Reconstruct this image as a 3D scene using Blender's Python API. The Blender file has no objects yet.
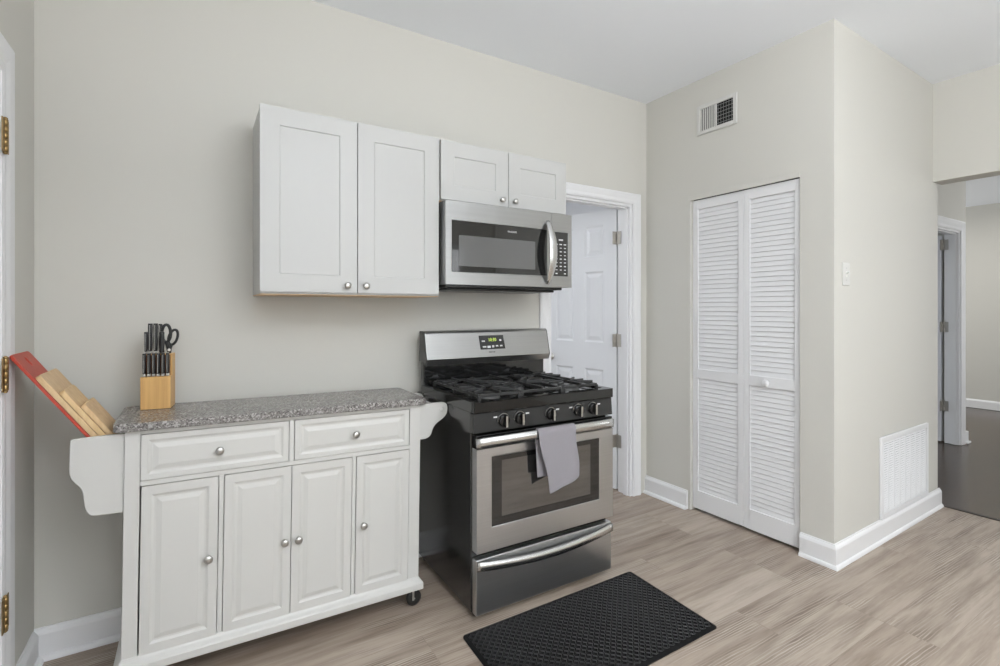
import bpy, math, random
from mathutils import Vector, Matrix
random.seed(7)
S = bpy.context.scene
C = S.collection
R = math.radians
PI = math.pi

# ------------------------------------------------------------------ camera, world, lights, exposure
cam_d = bpy.data.cameras.new('camera')
cam = bpy.data.objects.new('camera', cam_d); C.objects.link(cam)
cam.location = (0, 0, 1.30)
cam.rotation_euler = (R(90), 0, R(-31.5))
cam_d.sensor_fit = 'HORIZONTAL'; cam_d.sensor_width = 36.0
cam_d.lens = 36.0 * 497 / 1000
cam_d.shift_y = -0.0235
cam_d.clip_start = 0.02
S.camera = cam
S.view_settings.view_transform = 'Standard'
S.view_settings.look = 'None'
S.view_settings.gamma = 1.0
S.view_settings.use_curve_mapping = False
S.view_settings.exposure = -0.27

W = bpy.data.worlds.new('daylight_sky'); S.world = W
W.use_nodes = True
W.node_tree.nodes['Background'].inputs[0].default_value = (0.86, 0.93, 1.0, 1)
W.node_tree.nodes['Background'].inputs[1].default_value = 1.0

def area(name, loc, target, sx, sy, power, col=(1, 1, 1)):
    d = bpy.data.lights.new(name, 'AREA'); d.shape = 'RECTANGLE'; d.size = sx; d.size_y = sy
    d.energy = power; d.color = col
    o = bpy.data.objects.new(name, d); C.objects.link(o); o.location = loc
    o.rotation_euler = (Vector(target) - Vector(loc)).to_track_quat('-Z', 'Y').to_euler()
    return o
# daylight at the two windows of the wall behind the camera, then fill lights added unseen at the left wall, hall and back room
area('window_and_fill_light', (0.75, -2.55, 1.55), (0.75, 0, 1.4), 1.1, 1.3, 9, (0.94, 0.97, 1))
area('window_and_fill_light', (2.75, -2.55, 1.55), (2.75, 0, 1.4), 1.3, 1.3, 15, (0.94, 0.97, 1))
area('window_and_fill_light', (-0.46, -1.3, 1.5), (3, -1.0, 1.45), 1.2, 1.3, 36, (0.94, 0.97, 1))  # added light from an invented left window, lifts the closet wall
area('hall_fill_light', (7.6, 4.45, 1.6), (7.6, 0, 1.0), 1.5, 1.3, 30, (0.97, 0.985, 1))  # made-up window light to brighten the far hall
area('hall_fill_light', (7.9, -1.55, 1.5), (7.9, 2, 1.2), 1.6, 1.4, 40, (0.97, 0.985, 1))  # second made-up hall window, keeps some light on the closet side wall
hl = bpy.data.lights.new('hall_side_fill', 'POINT'); hl.energy = 30; hl.shadow_soft_size = 0.15; hl.color = (0.97, 0.985, 1)  # added point light for the hall door frame, no fixture
hlo = bpy.data.objects.new('hall_side_fill', hl); C.objects.link(hlo); hlo.location = (7.6, -0.6, 2.2)
area('back_room_fill', (0.2, 3.4, 1.5), (3, 3.4, 1.2), 1.0, 1.2, 9, (0.97, 0.985, 1))  # fill added to brighten the open door; no window built here
bl = bpy.data.lights.new('back_room_point_fill', 'POINT'); bl.energy = 15; bl.shadow_soft_size = 0.12; bl.color = (0.97, 0.985, 1)  # extra unseen point light to lift the back room wall
blo = bpy.data.objects.new('back_room_point_fill', bl); C.objects.link(blo); blo.location = (1.6, 4.0, 2.0)
# all-round fill light added out of view, behind the camera
pl = bpy.data.lights.new('point_fill_light', 'POINT'); pl.energy = 24; pl.shadow_soft_size = 0.17; pl.color = (0.95, 0.975, 1)
plo = bpy.data.objects.new('point_fill_light', pl); C.objects.link(plo); plo.location = (1.2, -0.9, 2.15)
# added upward light behind the camera, imitates flash bounced off the ceiling
area('bounce_light', (0.9, -1.0, 1.86), (0.9, -1.0, 3), 0.3, 0.3, 150, (0.95, 0.975, 1))
area('hall_top_fill', (7.6, 2.0, 2.55), (7.6, 2.0, 0), 0.5, 0.5, 12, (1, 0.965, 0.91))  # overhead fill added in the hall, no fixture

# ------------------------------------------------------------------ materials
def nt(name):
    m = bpy.data.materials.new(name); m.use_nodes = True
    t = m.node_tree; b = t.nodes['Principled BSDF']
    return m, t, b
def L(t, a, b): t.links.new(a, b)
def srgb(r, g, b):
    f = lambda c: (c / 255 / 12.92) if c / 255 <= 0.04045 else ((c / 255 + 0.055) / 1.055) ** 2.4
    return (f(r), f(g), f(b), 1)
def simple(name, col, rough=0.5, metal=0.0, bump=0.0, bscale=200, coat=0.0, spec=0.5, var=0.03):
    m, t, b = nt(name)
    b.inputs['Roughness'].default_value = rough; b.inputs['Metallic'].default_value = metal
    b.inputs['Coat Weight'].default_value = coat; b.inputs['Specular IOR Level'].default_value = spec
    tc = t.nodes.new('ShaderNodeTexCoord')
    n = t.nodes.new('ShaderNodeTexNoise'); n.inputs['Scale'].default_value = bscale; n.inputs['Detail'].default_value = 3
    L(t, tc.outputs['Object'], n.inputs['Vector'])
    mx = t.nodes.new('ShaderNodeMix'); mx.data_type = 'RGBA'
    mx.inputs[6].default_value = tuple(c * (1 - var) for c in col[:3]) + (1,)
    mx.inputs[7].default_value = tuple(min(1, c * (1 + var)) for c in col[:3]) + (1,)
    L(t, n.outputs[0], mx.inputs[0]); L(t, mx.outputs[2], b.inputs['Base Color'])
    if bump:
        bp = t.nodes.new('ShaderNodeBump'); bp.inputs['Strength'].default_value = bump; bp.inputs['Distance'].default_value = 0.002
        L(t, n.outputs[0], bp.inputs['Height']); L(t, bp.outputs[0], b.inputs['Normal'])
    return m
def mapped(t, scale, rot=(0, 0, 0), coord='Object'):
    tc = t.nodes.new('ShaderNodeTexCoord'); mp = t.nodes.new('ShaderNodeMapping')
    mp.inputs['Scale'].default_value = scale; mp.inputs['Rotation'].default_value = rot
    L(t, tc.outputs[coord], mp.inputs['Vector']); return mp.outputs[0]
def ramp(t, src, stops):
    r = t.nodes.new('ShaderNodeValToRGB'); e = r.color_ramp.elements
    while len(e) < len(stops): e.new(0.5)
    for x, (p, c) in zip(e, stops): x.position = p; x.color = c
    L(t, src, r.inputs[0]); return r.outputs[0]
def mixc(t, fac, a, b, mode='MIX'):
    mx = t.nodes.new('ShaderNodeMix'); mx.data_type = 'RGBA'; mx.blend_type = mode
    for i, v in ((0, fac), (6, a), (7, b)):
        if isinstance(v, (float, int, tuple)): mx.inputs[i].default_value = v
        else: L(t, v, mx.inputs[i])
    return mx.outputs[2]
def math_(t, op, a, b=0.0):
    n = t.nodes.new('ShaderNodeMath'); n.operation = op
    for i, v in ((0, a), (1, b)):
        if isinstance(v, (float, int)): n.inputs[i].default_value = v
        else: L(t, v, n.inputs[i])
    return n.outputs[0]

def plank_floor(name, cols, plank_w, plank_l, dark, rough, seam=0.0012, white=None):
    m, t, b = nt(name)
    v = mapped(t, (1, 1, 1))
    br = t.nodes.new('ShaderNodeTexBrick')
    br.inputs['Scale'].default_value = 1; br.inputs['Brick Width'].default_value = plank_l
    br.inputs['Row Height'].default_value = plank_w; br.inputs['Mortar Size'].default_value = seam
    br.inputs['Mortar Smooth'].default_value = 0.1; br.inputs['Bias'].default_value = 0
    br.offset = 0.37; br.offset_frequency = 3
    br.inputs['Color1'].default_value = (0, 0, 0, 1); br.inputs['Color2'].default_value = (1, 1, 1, 1)
    br.inputs['Mortar'].default_value = (0.5, 0.5, 0.5, 1)
    L(t, v, br.inputs['Vector'])
    rnd = br.outputs['Color']
    sh = t.nodes.new('ShaderNodeVectorMath'); sh.operation = 'SCALE'
    L(t, rnd, sh.inputs[0]); sh.inputs[3].default_value = 13.7
    ad = t.nodes.new('ShaderNodeVectorMath'); ad.operation = 'ADD'
    L(t, v, ad.inputs[0]); L(t, sh.outputs[0], ad.inputs[1])
    def stretched(sx, sy):
        mp = t.nodes.new('ShaderNodeMapping'); mp.inputs['Scale'].default_value = (sx, sy, 1)
        L(t, ad.outputs[0], mp.inputs['Vector']); return mp.outputs[0]
    n1 = t.nodes.new('ShaderNodeTexNoise'); n1.inputs['Scale'].default_value = 1.0; n1.inputs['Detail'].default_value = 8; n1.inputs['Roughness'].default_value = 0.6
    L(t, stretched(1.5, 17), n1.inputs['Vector'])
    n2 = t.nodes.new('ShaderNodeTexNoise'); n2.inputs['Scale'].default_value = 1.0; n2.inputs['Detail'].default_value = 6; n2.inputs['Roughness'].default_value = 0.7
    L(t, stretched(6, 120), n2.inputs['Vector'])
    wv = t.nodes.new('ShaderNodeTexWave'); wv.wave_type = 'RINGS'; wv.rings_direction = 'Z'
    wv.inputs['Scale'].default_value = 5.0; wv.inputs['Distortion'].default_value = 5.0; wv.inputs['Detail'].default_value = 2
    wv.inputs['Detail Scale'].default_value = 1.2
    L(t, stretched(0.9, 6), wv.inputs['Vector'])
    base = mixc(t, rnd, cols[0], cols[1])
    n3 = t.nodes.new('ShaderNodeTexNoise'); n3.inputs['Scale'].default_value = 1.0; n3.inputs['Detail'].default_value = 4; n3.inputs['Distortion'].default_value = 0.8
    L(t, stretched(2.0, 9), n3.inputs['Vector'])
    n4 = t.nodes.new('ShaderNodeTexNoise'); n4.inputs['Scale'].default_value = 1.0; n4.inputs['Detail'].default_value = 6; n4.inputs['Roughness'].default_value = 0.65
    L(t, stretched(2.6, 42), n4.inputs['Vector'])
    patch = ramp(t, n3.outputs[0], [(0.46, (0, 0, 0, 1)), (0.72, (1, 1, 1, 1))])
    streak = ramp(t, n1.outputs[0], [(0.45, (0, 0, 0, 1)), (0.74, (1, 1, 1, 1))])
    lines = ramp(t, n4.outputs[0], [(0.38, (0, 0, 0, 1)), (0.68, (1, 1, 1, 1))])
    c = mixc(t, math_(t, 'MULTIPLY', streak, 0.75), base, cols[2])
    c = mixc(t, math_(t, 'MULTIPLY', math_(t, 'MULTIPLY', patch, math_(t, 'ADD', lines, 0.25)), 0.75), c, cols[2])
    c = mixc(t, math_(t, 'MULTIPLY', lines, 0.16), c, cols[2])
    fine = ramp(t, n2.outputs[0], [(0.35, (0, 0, 0, 1)), (0.65, (1, 1, 1, 1))])
    c = mixc(t, math_(t, 'MULTIPLY', fine, 0.12), c, cols[2])
    if white:       # pale limed grain rings inside the darker figure
        ring = ramp(t, wv.outputs[1] if len(wv.outputs) > 1 else wv.outputs[0], [(0.66, (0, 0, 0, 1)), (0.86, (1, 1, 1, 1))])
        c = mixc(t, math_(t, 'MULTIPLY', math_(t, 'MULTIPLY', ring, patch), 0.6), c, white)
    c = mixc(t, math_(t, 'MULTIPLY', br.outputs['Fac'], 0.4), c, dark)
    L(t, c, b.inputs['Base Color'])
    b.inputs['Roughness'].default_value = rough
    bp = t.nodes.new('ShaderNodeBump'); bp.inputs['Strength'].default_value = 0.12; bp.inputs['Distance'].default_value = 0.001
    L(t, math_(t, 'SUBTRACT', n2.outputs[0], br.outputs['Fac']), bp.inputs['Height']); L(t, bp.outputs[0], b.inputs['Normal'])
    return m

def granite():
    m, t, b = nt('speckled_grey_granite')
    v = mapped(t, (1, 1, 1))
    vo = t.nodes.new('ShaderNodeTexVoronoi'); vo.inputs['Scale'].default_value = 210
    L(t, v, vo.inputs['Vector'])
    bw = t.nodes.new('ShaderNodeSeparateColor'); L(t, vo.outputs['Color'], bw.inputs[0])
    c = ramp(t, bw.outputs[0], [(0.0, srgb(62, 58, 56)), (0.22, srgb(110, 106, 103)), (0.55, srgb(140, 137, 134)), (0.8, srgb(180, 177, 174)), (1.0, srgb(225, 223, 220))])
    r = c.node.color_ramp; r.interpolation = 'CONSTANT'
    n = t.nodes.new('ShaderNodeTexNoise'); n.inputs['Scale'].default_value = 30; n.inputs['Detail'].default_value = 4
    L(t, v, n.inputs['Vector'])
    c = mixc(t, math_(t, 'MULTIPLY', n.outputs[0], 0.5), c, srgb(140, 136, 133))
    L(t, c, b.inputs['Base Color']); b.inputs['Roughness'].default_value = 0.22
    return m

def brushed(name, col, rough=0.3, axis='x'):
    m, t, b = nt(name)
    b.inputs['Metallic'].default_value = 1.0
    v = mapped(t, (1.5, 250, 250) if axis == 'x' else (250, 250, 1.5))
    n = t.nodes.new('ShaderNodeTexNoise'); n.inputs['Scale'].default_value = 1.0; n.inputs['Detail'].default_value = 4
    L(t, v, n.inputs['Vector'])
    c = mixc(t, n.outputs[0], tuple(x * 0.9 for x in col[:3]) + (1,), tuple(min(1, x * 1.1) for x in col[:3]) + (1,))
    L(t, c, b.inputs['Base Color'])
    rr = t.nodes.new('ShaderNodeMapRange'); rr.inputs[3].default_value = rough - 0.05; rr.inputs[4].default_value = rough + 0.08
    L(t, n.outputs[0], rr.inputs[0]); L(t, rr.outputs[0], b.inputs['Roughness'])
    bp = t.nodes.new('ShaderNodeBump'); bp.inputs['Strength'].default_value = 0.03; bp.inputs['Distance'].default_value = 0.001
    L(t, n.outputs[0], bp.inputs['Height']); L(t, bp.outputs[0], b.inputs['Normal'])
    return m

def wood(name, a, bcol, scale=(40, 40, 4), rough=0.45):
    m, t, b = nt(name)
    v = mapped(t, scale)
    n = t.nodes.new('ShaderNodeTexNoise'); n.inputs['Scale'].default_value = 1; n.inputs['Detail'].default_value = 5; n.inputs['Distortion'].default_value = 0.6
    L(t, v, n.inputs['Vector'])
    L(t, mixc(t, ramp(t, n.outputs[0], [(0.3, (0, 0, 0, 1)), (0.7, (1, 1, 1, 1))]), a, bcol), b.inputs['Base Color'])
    b.inputs['Roughness'].default_value = rough
    return m

def emit(name, col, s):
    m, t, b = nt(name)
    b.inputs['Base Color'].default_value = (0.02, 0.02, 0.02, 1)
    b.inputs['Emission Color'].default_value = col; b.inputs['Emission Strength'].default_value = s
    return m

M_wall = simple('greige_wall_paint', srgb(207, 205, 198), 0.62, bump=0.08, bscale=350, var=0.006, spec=0.3)
M_ceil = simple('ceiling_white_paint', srgb(240, 243, 247), 0.9, var=0.005)
M_trim = simple('white_trim_paint', srgb(232, 232, 233), 0.4, var=0.01)
M_door = simple('white_door_paint', srgb(222, 223, 226), 0.35, var=0.01)
M_cab = simple('white_cabinet_lacquer', srgb(192, 192, 190), 0.35, var=0.006)
M_cart = simple('white_cart_paint', srgb(205, 204, 200), 0.4, var=0.008)
M_maple = wood('raw_maple', srgb(206, 172, 128), srgb(222, 192, 150))
M_block = wood('pale_bamboo', srgb(196, 152, 92), srgb(214, 172, 110), (90, 90, 3))
M_board = wood('beech_board', srgb(204, 170, 126), srgb(222, 192, 150), (60, 60, 6))
M_board2 = wood('light_maple_board', srgb(208, 172, 124), srgb(228, 198, 152), (50, 50, 5))
M_red = simple('red_plastic', srgb(180, 62, 42), 0.4)
M_steel = brushed('brushed_stainless', (0.57, 0.575, 0.58), 0.30)
M_steeld = brushed('darker_brushed_stainless', (0.40, 0.40, 0.395), 0.30)  # colour darkened to stand for reflections of a dim room
M_steelv = simple('satin_stainless_handle', (0.66, 0.66, 0.65), 0.27, 1.0, var=0.01)
M_nickel = simple('satin_nickel', (0.55, 0.54, 0.52), 0.28, 1.0, var=0.02)
M_brass = simple('aged_brass', srgb(164, 138, 94), 0.35, 1.0, var=0.1, bscale=60)
M_hinge = simple('satin_nickel_hinge', (0.50, 0.48, 0.45), 0.4, 1.0)
M_black = simple('black_enamel', (0.010, 0.010, 0.010), 0.05, var=0.05)
M_side = simple('charcoal_side_panel', (0.020, 0.020, 0.019), 0.16, var=0.05)
M_glass = simple('black_oven_glass', (0.010, 0.010, 0.010), 0.04, spec=0.8, var=0.05)
M_pane = simple('tinted_inner_pane', (0.022, 0.022, 0.021), 0.05, spec=0.8, var=0.05)
for m_, ior_ in ((M_black, 1.6), (M_side, 1.7), (M_pane, 2.1), (M_glass, 1.55)): m_.node_tree.nodes['Principled BSDF'].inputs['IOR'].default_value = ior_
M_screen = simple('grey_mesh_screen', (0.12, 0.12, 0.12), 0.12, spec=0.8, var=0.05)
M_iron = simple('matte_cast_iron', (0.032, 0.032, 0.032), 0.30, bump=0.3, bscale=400)
M_burn = simple('grey_burner_aluminium', (0.20, 0.20, 0.20), 0.45, 0.8)
M_plastic = simple('black_plastic', (0.014, 0.014, 0.014), 0.3)
M_key = simple('pale_printing', srgb(205, 205, 205), 0.5)
M_rubber = simple('black_rubber', (0.003, 0.003, 0.0032), 0.6, bump=0.2, bscale=300, spec=0.2)
M_towel = simple('grey_lilac_terry', srgb(140, 136, 141), 0.95, bump=0.9, bscale=420, var=0.1)
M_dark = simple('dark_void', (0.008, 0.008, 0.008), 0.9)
M_clock = emit('clock_digits', (0.55, 0.75, 0.10, 1), 1.6)
M_lamp = emit('lamp_diffuser', (1, 0.95, 0.88, 1), 4.0)
M_granite = granite()
M_floor = plank_floor('oak_vinyl_planks', (srgb(169, 154, 140), srgb(187, 174, 160), srgb(94, 75, 60)), 0.185, 1.22, srgb(128, 112, 98), 0.42, white=srgb(214, 204, 192))
M_hallfloor = plank_floor('dark_walnut_boards', (srgb(70, 57, 46), srgb(82, 67, 54), srgb(50, 41, 33)), 0.12, 1.1, srgb(40, 34, 30), 0.22)
M_window = simple('window_glass', (0.8, 0.85, 0.9), 0.05)

# ------------------------------------------------------------------ mesh helpers
class MB:
    def __init__(s): s.v = []; s.f = []; s.sm = []
    def add(s, vs, fs, smooth=False):
        o = len(s.v); s.v += [tuple(p) for p in vs]
        for f in fs: s.f.append(tuple(i + o for i in f)); s.sm.append(smooth)
        return s
    def box(s, x0, x1, y0, y1, z0, z1):
        vs = [(x, y, z) for z in (z0, z1) for y in (y0, y1) for x in (x0, x1)]
        return s.add(vs, [(0, 2, 3, 1), (4, 5, 7, 6), (0, 1, 5, 4), (2, 6, 7, 3), (0, 4, 6, 2), (1, 3, 7, 5)])
    def obox(s, c, ax, ay, az):          # oriented box: centre and three half-vectors
        c = Vector(c); ax = Vector(ax); ay = Vector(ay); az = Vector(az)
        vs = [c + ax * i + ay * j + az * k for k in (-1, 1) for j in (-1, 1) for i in (-1, 1)]
        return s.add(vs, [(0, 2, 3, 1), (4, 5, 7, 6), (0, 1, 5, 4), (2, 6, 7, 3), (0, 4, 6, 2), (1, 3, 7, 5)])
    def prism(s, poly, vec, smooth=False):   # poly: list of 3-D points, extruded by vec
        n = len(poly); vec = Vector(vec)
        a = [Vector(p) for p in poly]; b = [p + vec for p in a]
        s.add(a + b, [tuple(range(n - 1, -1, -1)), tuple(range(n, 2 * n))])
        return s.add(a + b, [(i, (i + 1) % n, n + (i + 1) % n, n + i) for i in range(n)], smooth)
    def lathe(s, c, axis, prof, n=20, smooth=True):   # prof: (radius, offset along axis)
        c = Vector(c); q = Vector(axis).normalized().to_track_quat('Z', 'Y')
        vs = []
        for r, h in prof:
            for i in range(n):
                a = 2 * PI * i / n
                vs.append(c + q @ Vector((r * math.cos(a), r * math.sin(a), h)))
        fs = [(k * n + i, k * n + (i + 1) % n, (k + 1) * n + (i + 1) % n, (k + 1) * n + i) for k in range(len(prof) - 1) for i in range(n)]
        s.add(vs, fs, smooth)
        s.add(vs[:n], [tuple(range(n - 1, -1, -1))]); s.add(vs[-n:], [tuple(range(n))])
        return s
    def sweep(s, path, prof, up=(0, 0, 1), closed=False, smooth=True):   # prof: 2-D (side, up) loop
        P = [Vector(p) for p in path]; n = len(P); vs = []
        for i in range(n):
            if closed: d = P[(i + 1) % n] - P[i - 1]
            else: d = P[min(i + 1, n - 1)] - P[max(i - 1, 0)]
            d.normalize(); u = Vector(up); sd = d.cross(u).normalized(); u2 = sd.cross(d)
            pr = prof(i / (n - 1)) if callable(prof) else prof
            m = len(pr)
            for a, bb in pr: vs.append(P[i] + sd * a + u2 * bb)
        fs = [(k * m + j, k * m + (j + 1) % m, ((k + 1) % n) * m + (j + 1) % m, ((k + 1) % n) * m + j) for k in range(n if closed else n - 1) for j in range(m)]
        s.add(vs, fs, smooth)
        if not closed:
            s.add(vs[:m], [tuple(range(m - 1, -1, -1))]); s.add(vs[-m:], [tuple(range(m))])
        return s
    def tube(s, path, r, n=8, up=(0, 0, 1), closed=False):
        return s.sweep(path, [(r * math.cos(2 * PI * i / n), r * math.sin(2 * PI * i / n)) for i in range(n)], up, closed)
    def slab(s, O, U, V, N, w, h, t, panels, prof, back=True):
        """w x h slab at O spanned by U,V, front normal N, thickness t; each panel rect gets nested loops (inset, depth)"""
        O = Vector(O); U = Vector(U); V = Vector(V); N = Vector(N)
        P = lambda a, b, d=0: O + U * a + V * b + N * d
        flip = U.cross(V).dot(N) < 0
        def quad(q):
            s.add(q, [(3, 2, 1, 0) if flip else (0, 1, 2, 3)])
        def side(d0, sgn):
            xs = sorted({0, w} | {p[0] for p in panels} | {p[1] for p in panels})
            ys = sorted({0, h} | {p[2] for p in panels} | {p[3] for p in panels})
            for i in range(len(xs) - 1):
                for j in range(len(ys) - 1):
                    cx = (xs[i] + xs[i + 1]) / 2; cy = (ys[j] + ys[j + 1]) / 2
                    if any(p[0] < cx < p[1] and p[2] < cy < p[3] for p in panels): continue
                    q = [P(xs[i], ys[j], d0), P(xs[i + 1], ys[j], d0), P(xs[i + 1], ys[j + 1], d0), P(xs[i], ys[j + 1], d0)]
                    quad(q if sgn > 0 else q[::-1])
            for p in panels:
                prev = None
                for ins, dep in [(0, 0)] + list(prof):
                    d = d0 + sgn * dep
                    lp = [P(p[0] + ins, p[2] + ins, d), P(p[1] - ins, p[2] + ins, d), P(p[1] - ins, p[3] - ins, d), P(p[0] + ins, p[3] - ins, d)]
                    if prev:
                        for k in range(4):
                            q = [prev[k], prev[(k + 1) % 4], lp[(k + 1) % 4], lp[k]]
                            quad(q if sgn > 0 else q[::-1])
                    prev = lp
                quad(prev if sgn > 0 else prev[::-1])
        side(0, 1)
        if back == 'both': side(-t, -1)
        else: quad([P(0, h, -t), P(w, h, -t), P(w, 0, -t), P(0, 0, -t)])
        for a, b in (((0, 0), (w, 0)), ((w, 0), (w, h)), ((w, h), (0, h)), ((0, h), (0, 0))):
            quad([P(*a, -t), P(*b, -t), P(*b), P(*a)])
        return s

def world_of(o):
    m = Matrix.Translation(o.location)
    return (world_of(o.parent) @ m) if o.parent else m

def obj(name, mb, mat, parent=None, bevel=0.0, seg=2, label=None, weld=True):
    me = bpy.data.meshes.new(name)
    me.from_pydata(mb.v, [], mb.f)
    me.polygons.foreach_set('use_smooth', mb.sm)
    import bmesh
    bm = bmesh.new(); bm.from_mesh(me)
    if weld: bmesh.ops.remove_doubles(bm, verts=bm.verts, dist=1e-5)
    if not parent:
        pass
    bmesh.ops.recalc_face_normals(bm, faces=bm.faces)
    bm.to_mesh(me); bm.free()
    me.materials.append(mat)
    o = bpy.data.objects.new(name, me); C.objects.link(o)
    if parent:
        me.transform(world_of(parent).inverted()); o.parent = parent
    if bevel:
        b = o.modifiers.new('bevel', 'BEVEL'); b.width = bevel; b.segments = seg; b.limit_method = 'ANGLE'; b.angle_limit = R(40)
    if label: o['label'] = label
    return o
def tag(o, label, cat, group=None, kind=None):
    o['label'] = label; o['category'] = cat
    if group: o['group'] = group
    if kind: o['kind'] = kind
    return o
def thing(name, label, cat, loc, group=None, kind=None):
    o = bpy.data.objects.new(name, None); o.empty_display_size = 0.05
    C.objects.link(o); o.location = loc
    return tag(o, label, cat, group, kind)
def struct(name, mb, mat, label, cat, bevel=0.0):
    return tag(obj(name, mb, mat, None, bevel), label, cat, kind='structure')
def recentre(o):
    """move a mesh thing's origin to the middle of its base"""
    xs = [v.co for v in o.data.vertices]
    c = Vector(((min(p.x for p in xs) + max(p.x for p in xs)) / 2, (min(p.y for p in xs) + max(p.y for p in xs)) / 2, min(p.z for p in xs)))
    o.data.transform(Matrix.Translation(-c)); o.location = c
    return o

# ------------------------------------------------------------------ the setting
YB = 2.475      # back wall
XL = -0.51      # left wall
XC = 2.74       # closet front
ZC = 2.765      # ceiling
XH = 4.09       # header wall
TH = 0.024     # closet side wall is very slightly out of square
ys_ = lambda x: 1.254 + TH * (x - XC)

f = MB(); f.box(XL - 0.12, 4.22, -2.72, YB + 0.06, -0.1, 0); f.box(1.2, 3.4, YB + 0.06, 4.6, -0.1, 0); 
struct('floor', f, M_floor, 'light grey-brown oak plank floor of the kitchen', 'floor')
f = MB(); f.box(4.22, 9.0, -1.72, 4.6, -0.1, -0.004)
struct('floor', f, M_hallfloor, 'dark brown wood floor of the hall beyond the opening', 'floor')
f = MB(); f.box(4.205, 4.235, 0.2, 1.262, 0.0, 0.005)
struct('trim_1', f, simple('dark_threshold', srgb(46, 40, 36), 0.4), 'thin dark threshold strip between pale and dark floors', 'threshold', 0.002)
f = MB(); f.box(XL - 0.12, XH + 0.15, -2.72, YB + 0.115, ZC, ZC + 0.1)
struct('ceiling', f, M_ceil, 'flat white kitchen ceiling', 'ceiling')
f = MB(); f.box(XH + 0.15, 9.0, -1.72, 4.6, 2.67, 2.77)
struct('ceiling', f, M_ceil, 'white hall ceiling seen through the opening', 'ceiling')
f = MB(); f.box(0.0, 3.4, YB + 0.115, 4.6, 2.62, 2.72)
struct('ceiling', f, M_ceil, 'white ceiling of the room behind the open panel door', 'ceiling')

DX0, DX1, DZ = 1.874, 2.595, 2.032
f = MB(); T = 0.115
f.box(XL - 0.12, DX0, YB, YB + T, 0, ZC); f.box(DX1, XC + 0.1, YB, YB + T, 0, ZC); f.box(DX0, DX1, YB, YB + T, DZ, ZC)
struct('wall_back', f, M_wall, 'warm grey back wall behind the cabinets and stove', 'wall')
LD0, LD1, LDZ = 1.24, 2.062, 2.022
f = MB(); f.box(XL - 0.12, XL, LD1, YB + T, 0, ZC); f.box(XL - 0.12, XL, -2.72, -1.9, 0, ZC); f.box(XL - 0.12, XL, -0.7, LD0, 0, ZC); f.box(XL - 0.12, XL, -1.9, -0.7, 0, 0.85); f.box(XL - 0.12, XL, -1.9, -0.7, 2.15, ZC); f.box(XL - 0.12, XL, LD0, LD1, LDZ, ZC)
struct('wall_left', f, M_wall, 'grey wall at far left with a white door frame', 'wall')
CY0, CY1, CZ = 1.420, 2.108, 2.027
f = MB(); f.box(XC, XC + 0.1, 1.36, CY0, 0, ZC); f.box(XC, XC + 0.1, CY1, YB, 0, ZC); f.box(XC, XC + 0.1, CY0, CY1, CZ, ZC)
f.prism([(XC, ys_(XC), 0), (XC + 0.1, ys_(XC + 0.1), 0), (XC + 0.1, 1.36, 0), (XC, 1.36, 0)], (0, 0, ZC))
struct('wall_closet', f, M_wall, 'grey closet wall around the white louvered doors', 'wall')
XE = 4.18
f = MB(); f.prism([(XC + 0.1, ys_(XC + 0.1), 0), (XE, ys_(XE), 0), (XE, ys_(XE) + 0.1, 0), (XC + 0.1, ys_(XC + 0.1) + 0.1, 0)], (0, 0, ZC))
struct('wall_side', f, M_wall, 'grey closet side wall with light switch and floor grille', 'wall')
f = MB(); f.box(XC + 0.7, XC + 0.75, 1.40, YB, 0, ZC)
struct('wall_closet_rear', f, M_wall, 'wall inside the closet behind the louvered doors', 'wall')
f = MB(); f.box(XH, XH + 0.15, 0.2, ys_(XH) - 0.0, 2.13, ZC); f.box(XH, XH + 0.15, -2.72, 0.2, 0, ZC)
struct('wall_header', f, M_wall, 'grey header wall above the opening to the hall', 'wall')
# wall behind the camera with two windows
f = MB(); zs = (0.9, 2.2); wins = ((0.2, 1.3), (2.1, 3.4)); xx = XL - 0.12
for a, b in wins:
    f.box(xx, a, -2.72, -2.6, 0, ZC); f.box(a, b, -2.72, -2.6, 0, zs[0]); f.box(a, b, -2.72, -2.6, zs[1], ZC); xx = b
f.box(xx, XH + 0.15, -2.72, -2.6, 0, ZC)
struct('wall_rear', f, M_wall, 'kitchen wall behind the camera with two windows', 'wall')
for n, (a, b) in enumerate(wins):
    f = MB()
    for q in ((a - 0.08, a, zs[0] - 0.08, zs[1] + 0.08), (b, b + 0.08, zs[0] - 0.08, zs[1] + 0.08), (a, b, zs[0] - 0.08, zs[0]), (a, b, zs[1], zs[1] + 0.08), (a, b, 1.53, 1.57)):
        f.box(q[0], q[1], -2.6, -2.578, q[2], q[3])
    struct('window_%d' % (n + 1), f, M_trim, ('narrow' if n == 0 else 'wide') + ' white window frame behind the camera', 'window')
f = MB()  # made-up window frame around the added left light
for q in ((-1.98, -1.9, 0.77, 2.23), (-0.7, -0.62, 0.77, 2.23), (-1.9, -0.7, 0.77, 0.85), (-1.9, -0.7, 2.15, 2.23), (-1.9, -0.7, 1.48, 1.52)):
    f.box(XL, XL + 0.02, q[0], q[1], q[2], q[3])
struct('window_3', f, M_trim, 'white frame of an added, unseen window in the left wall', 'window')
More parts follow.
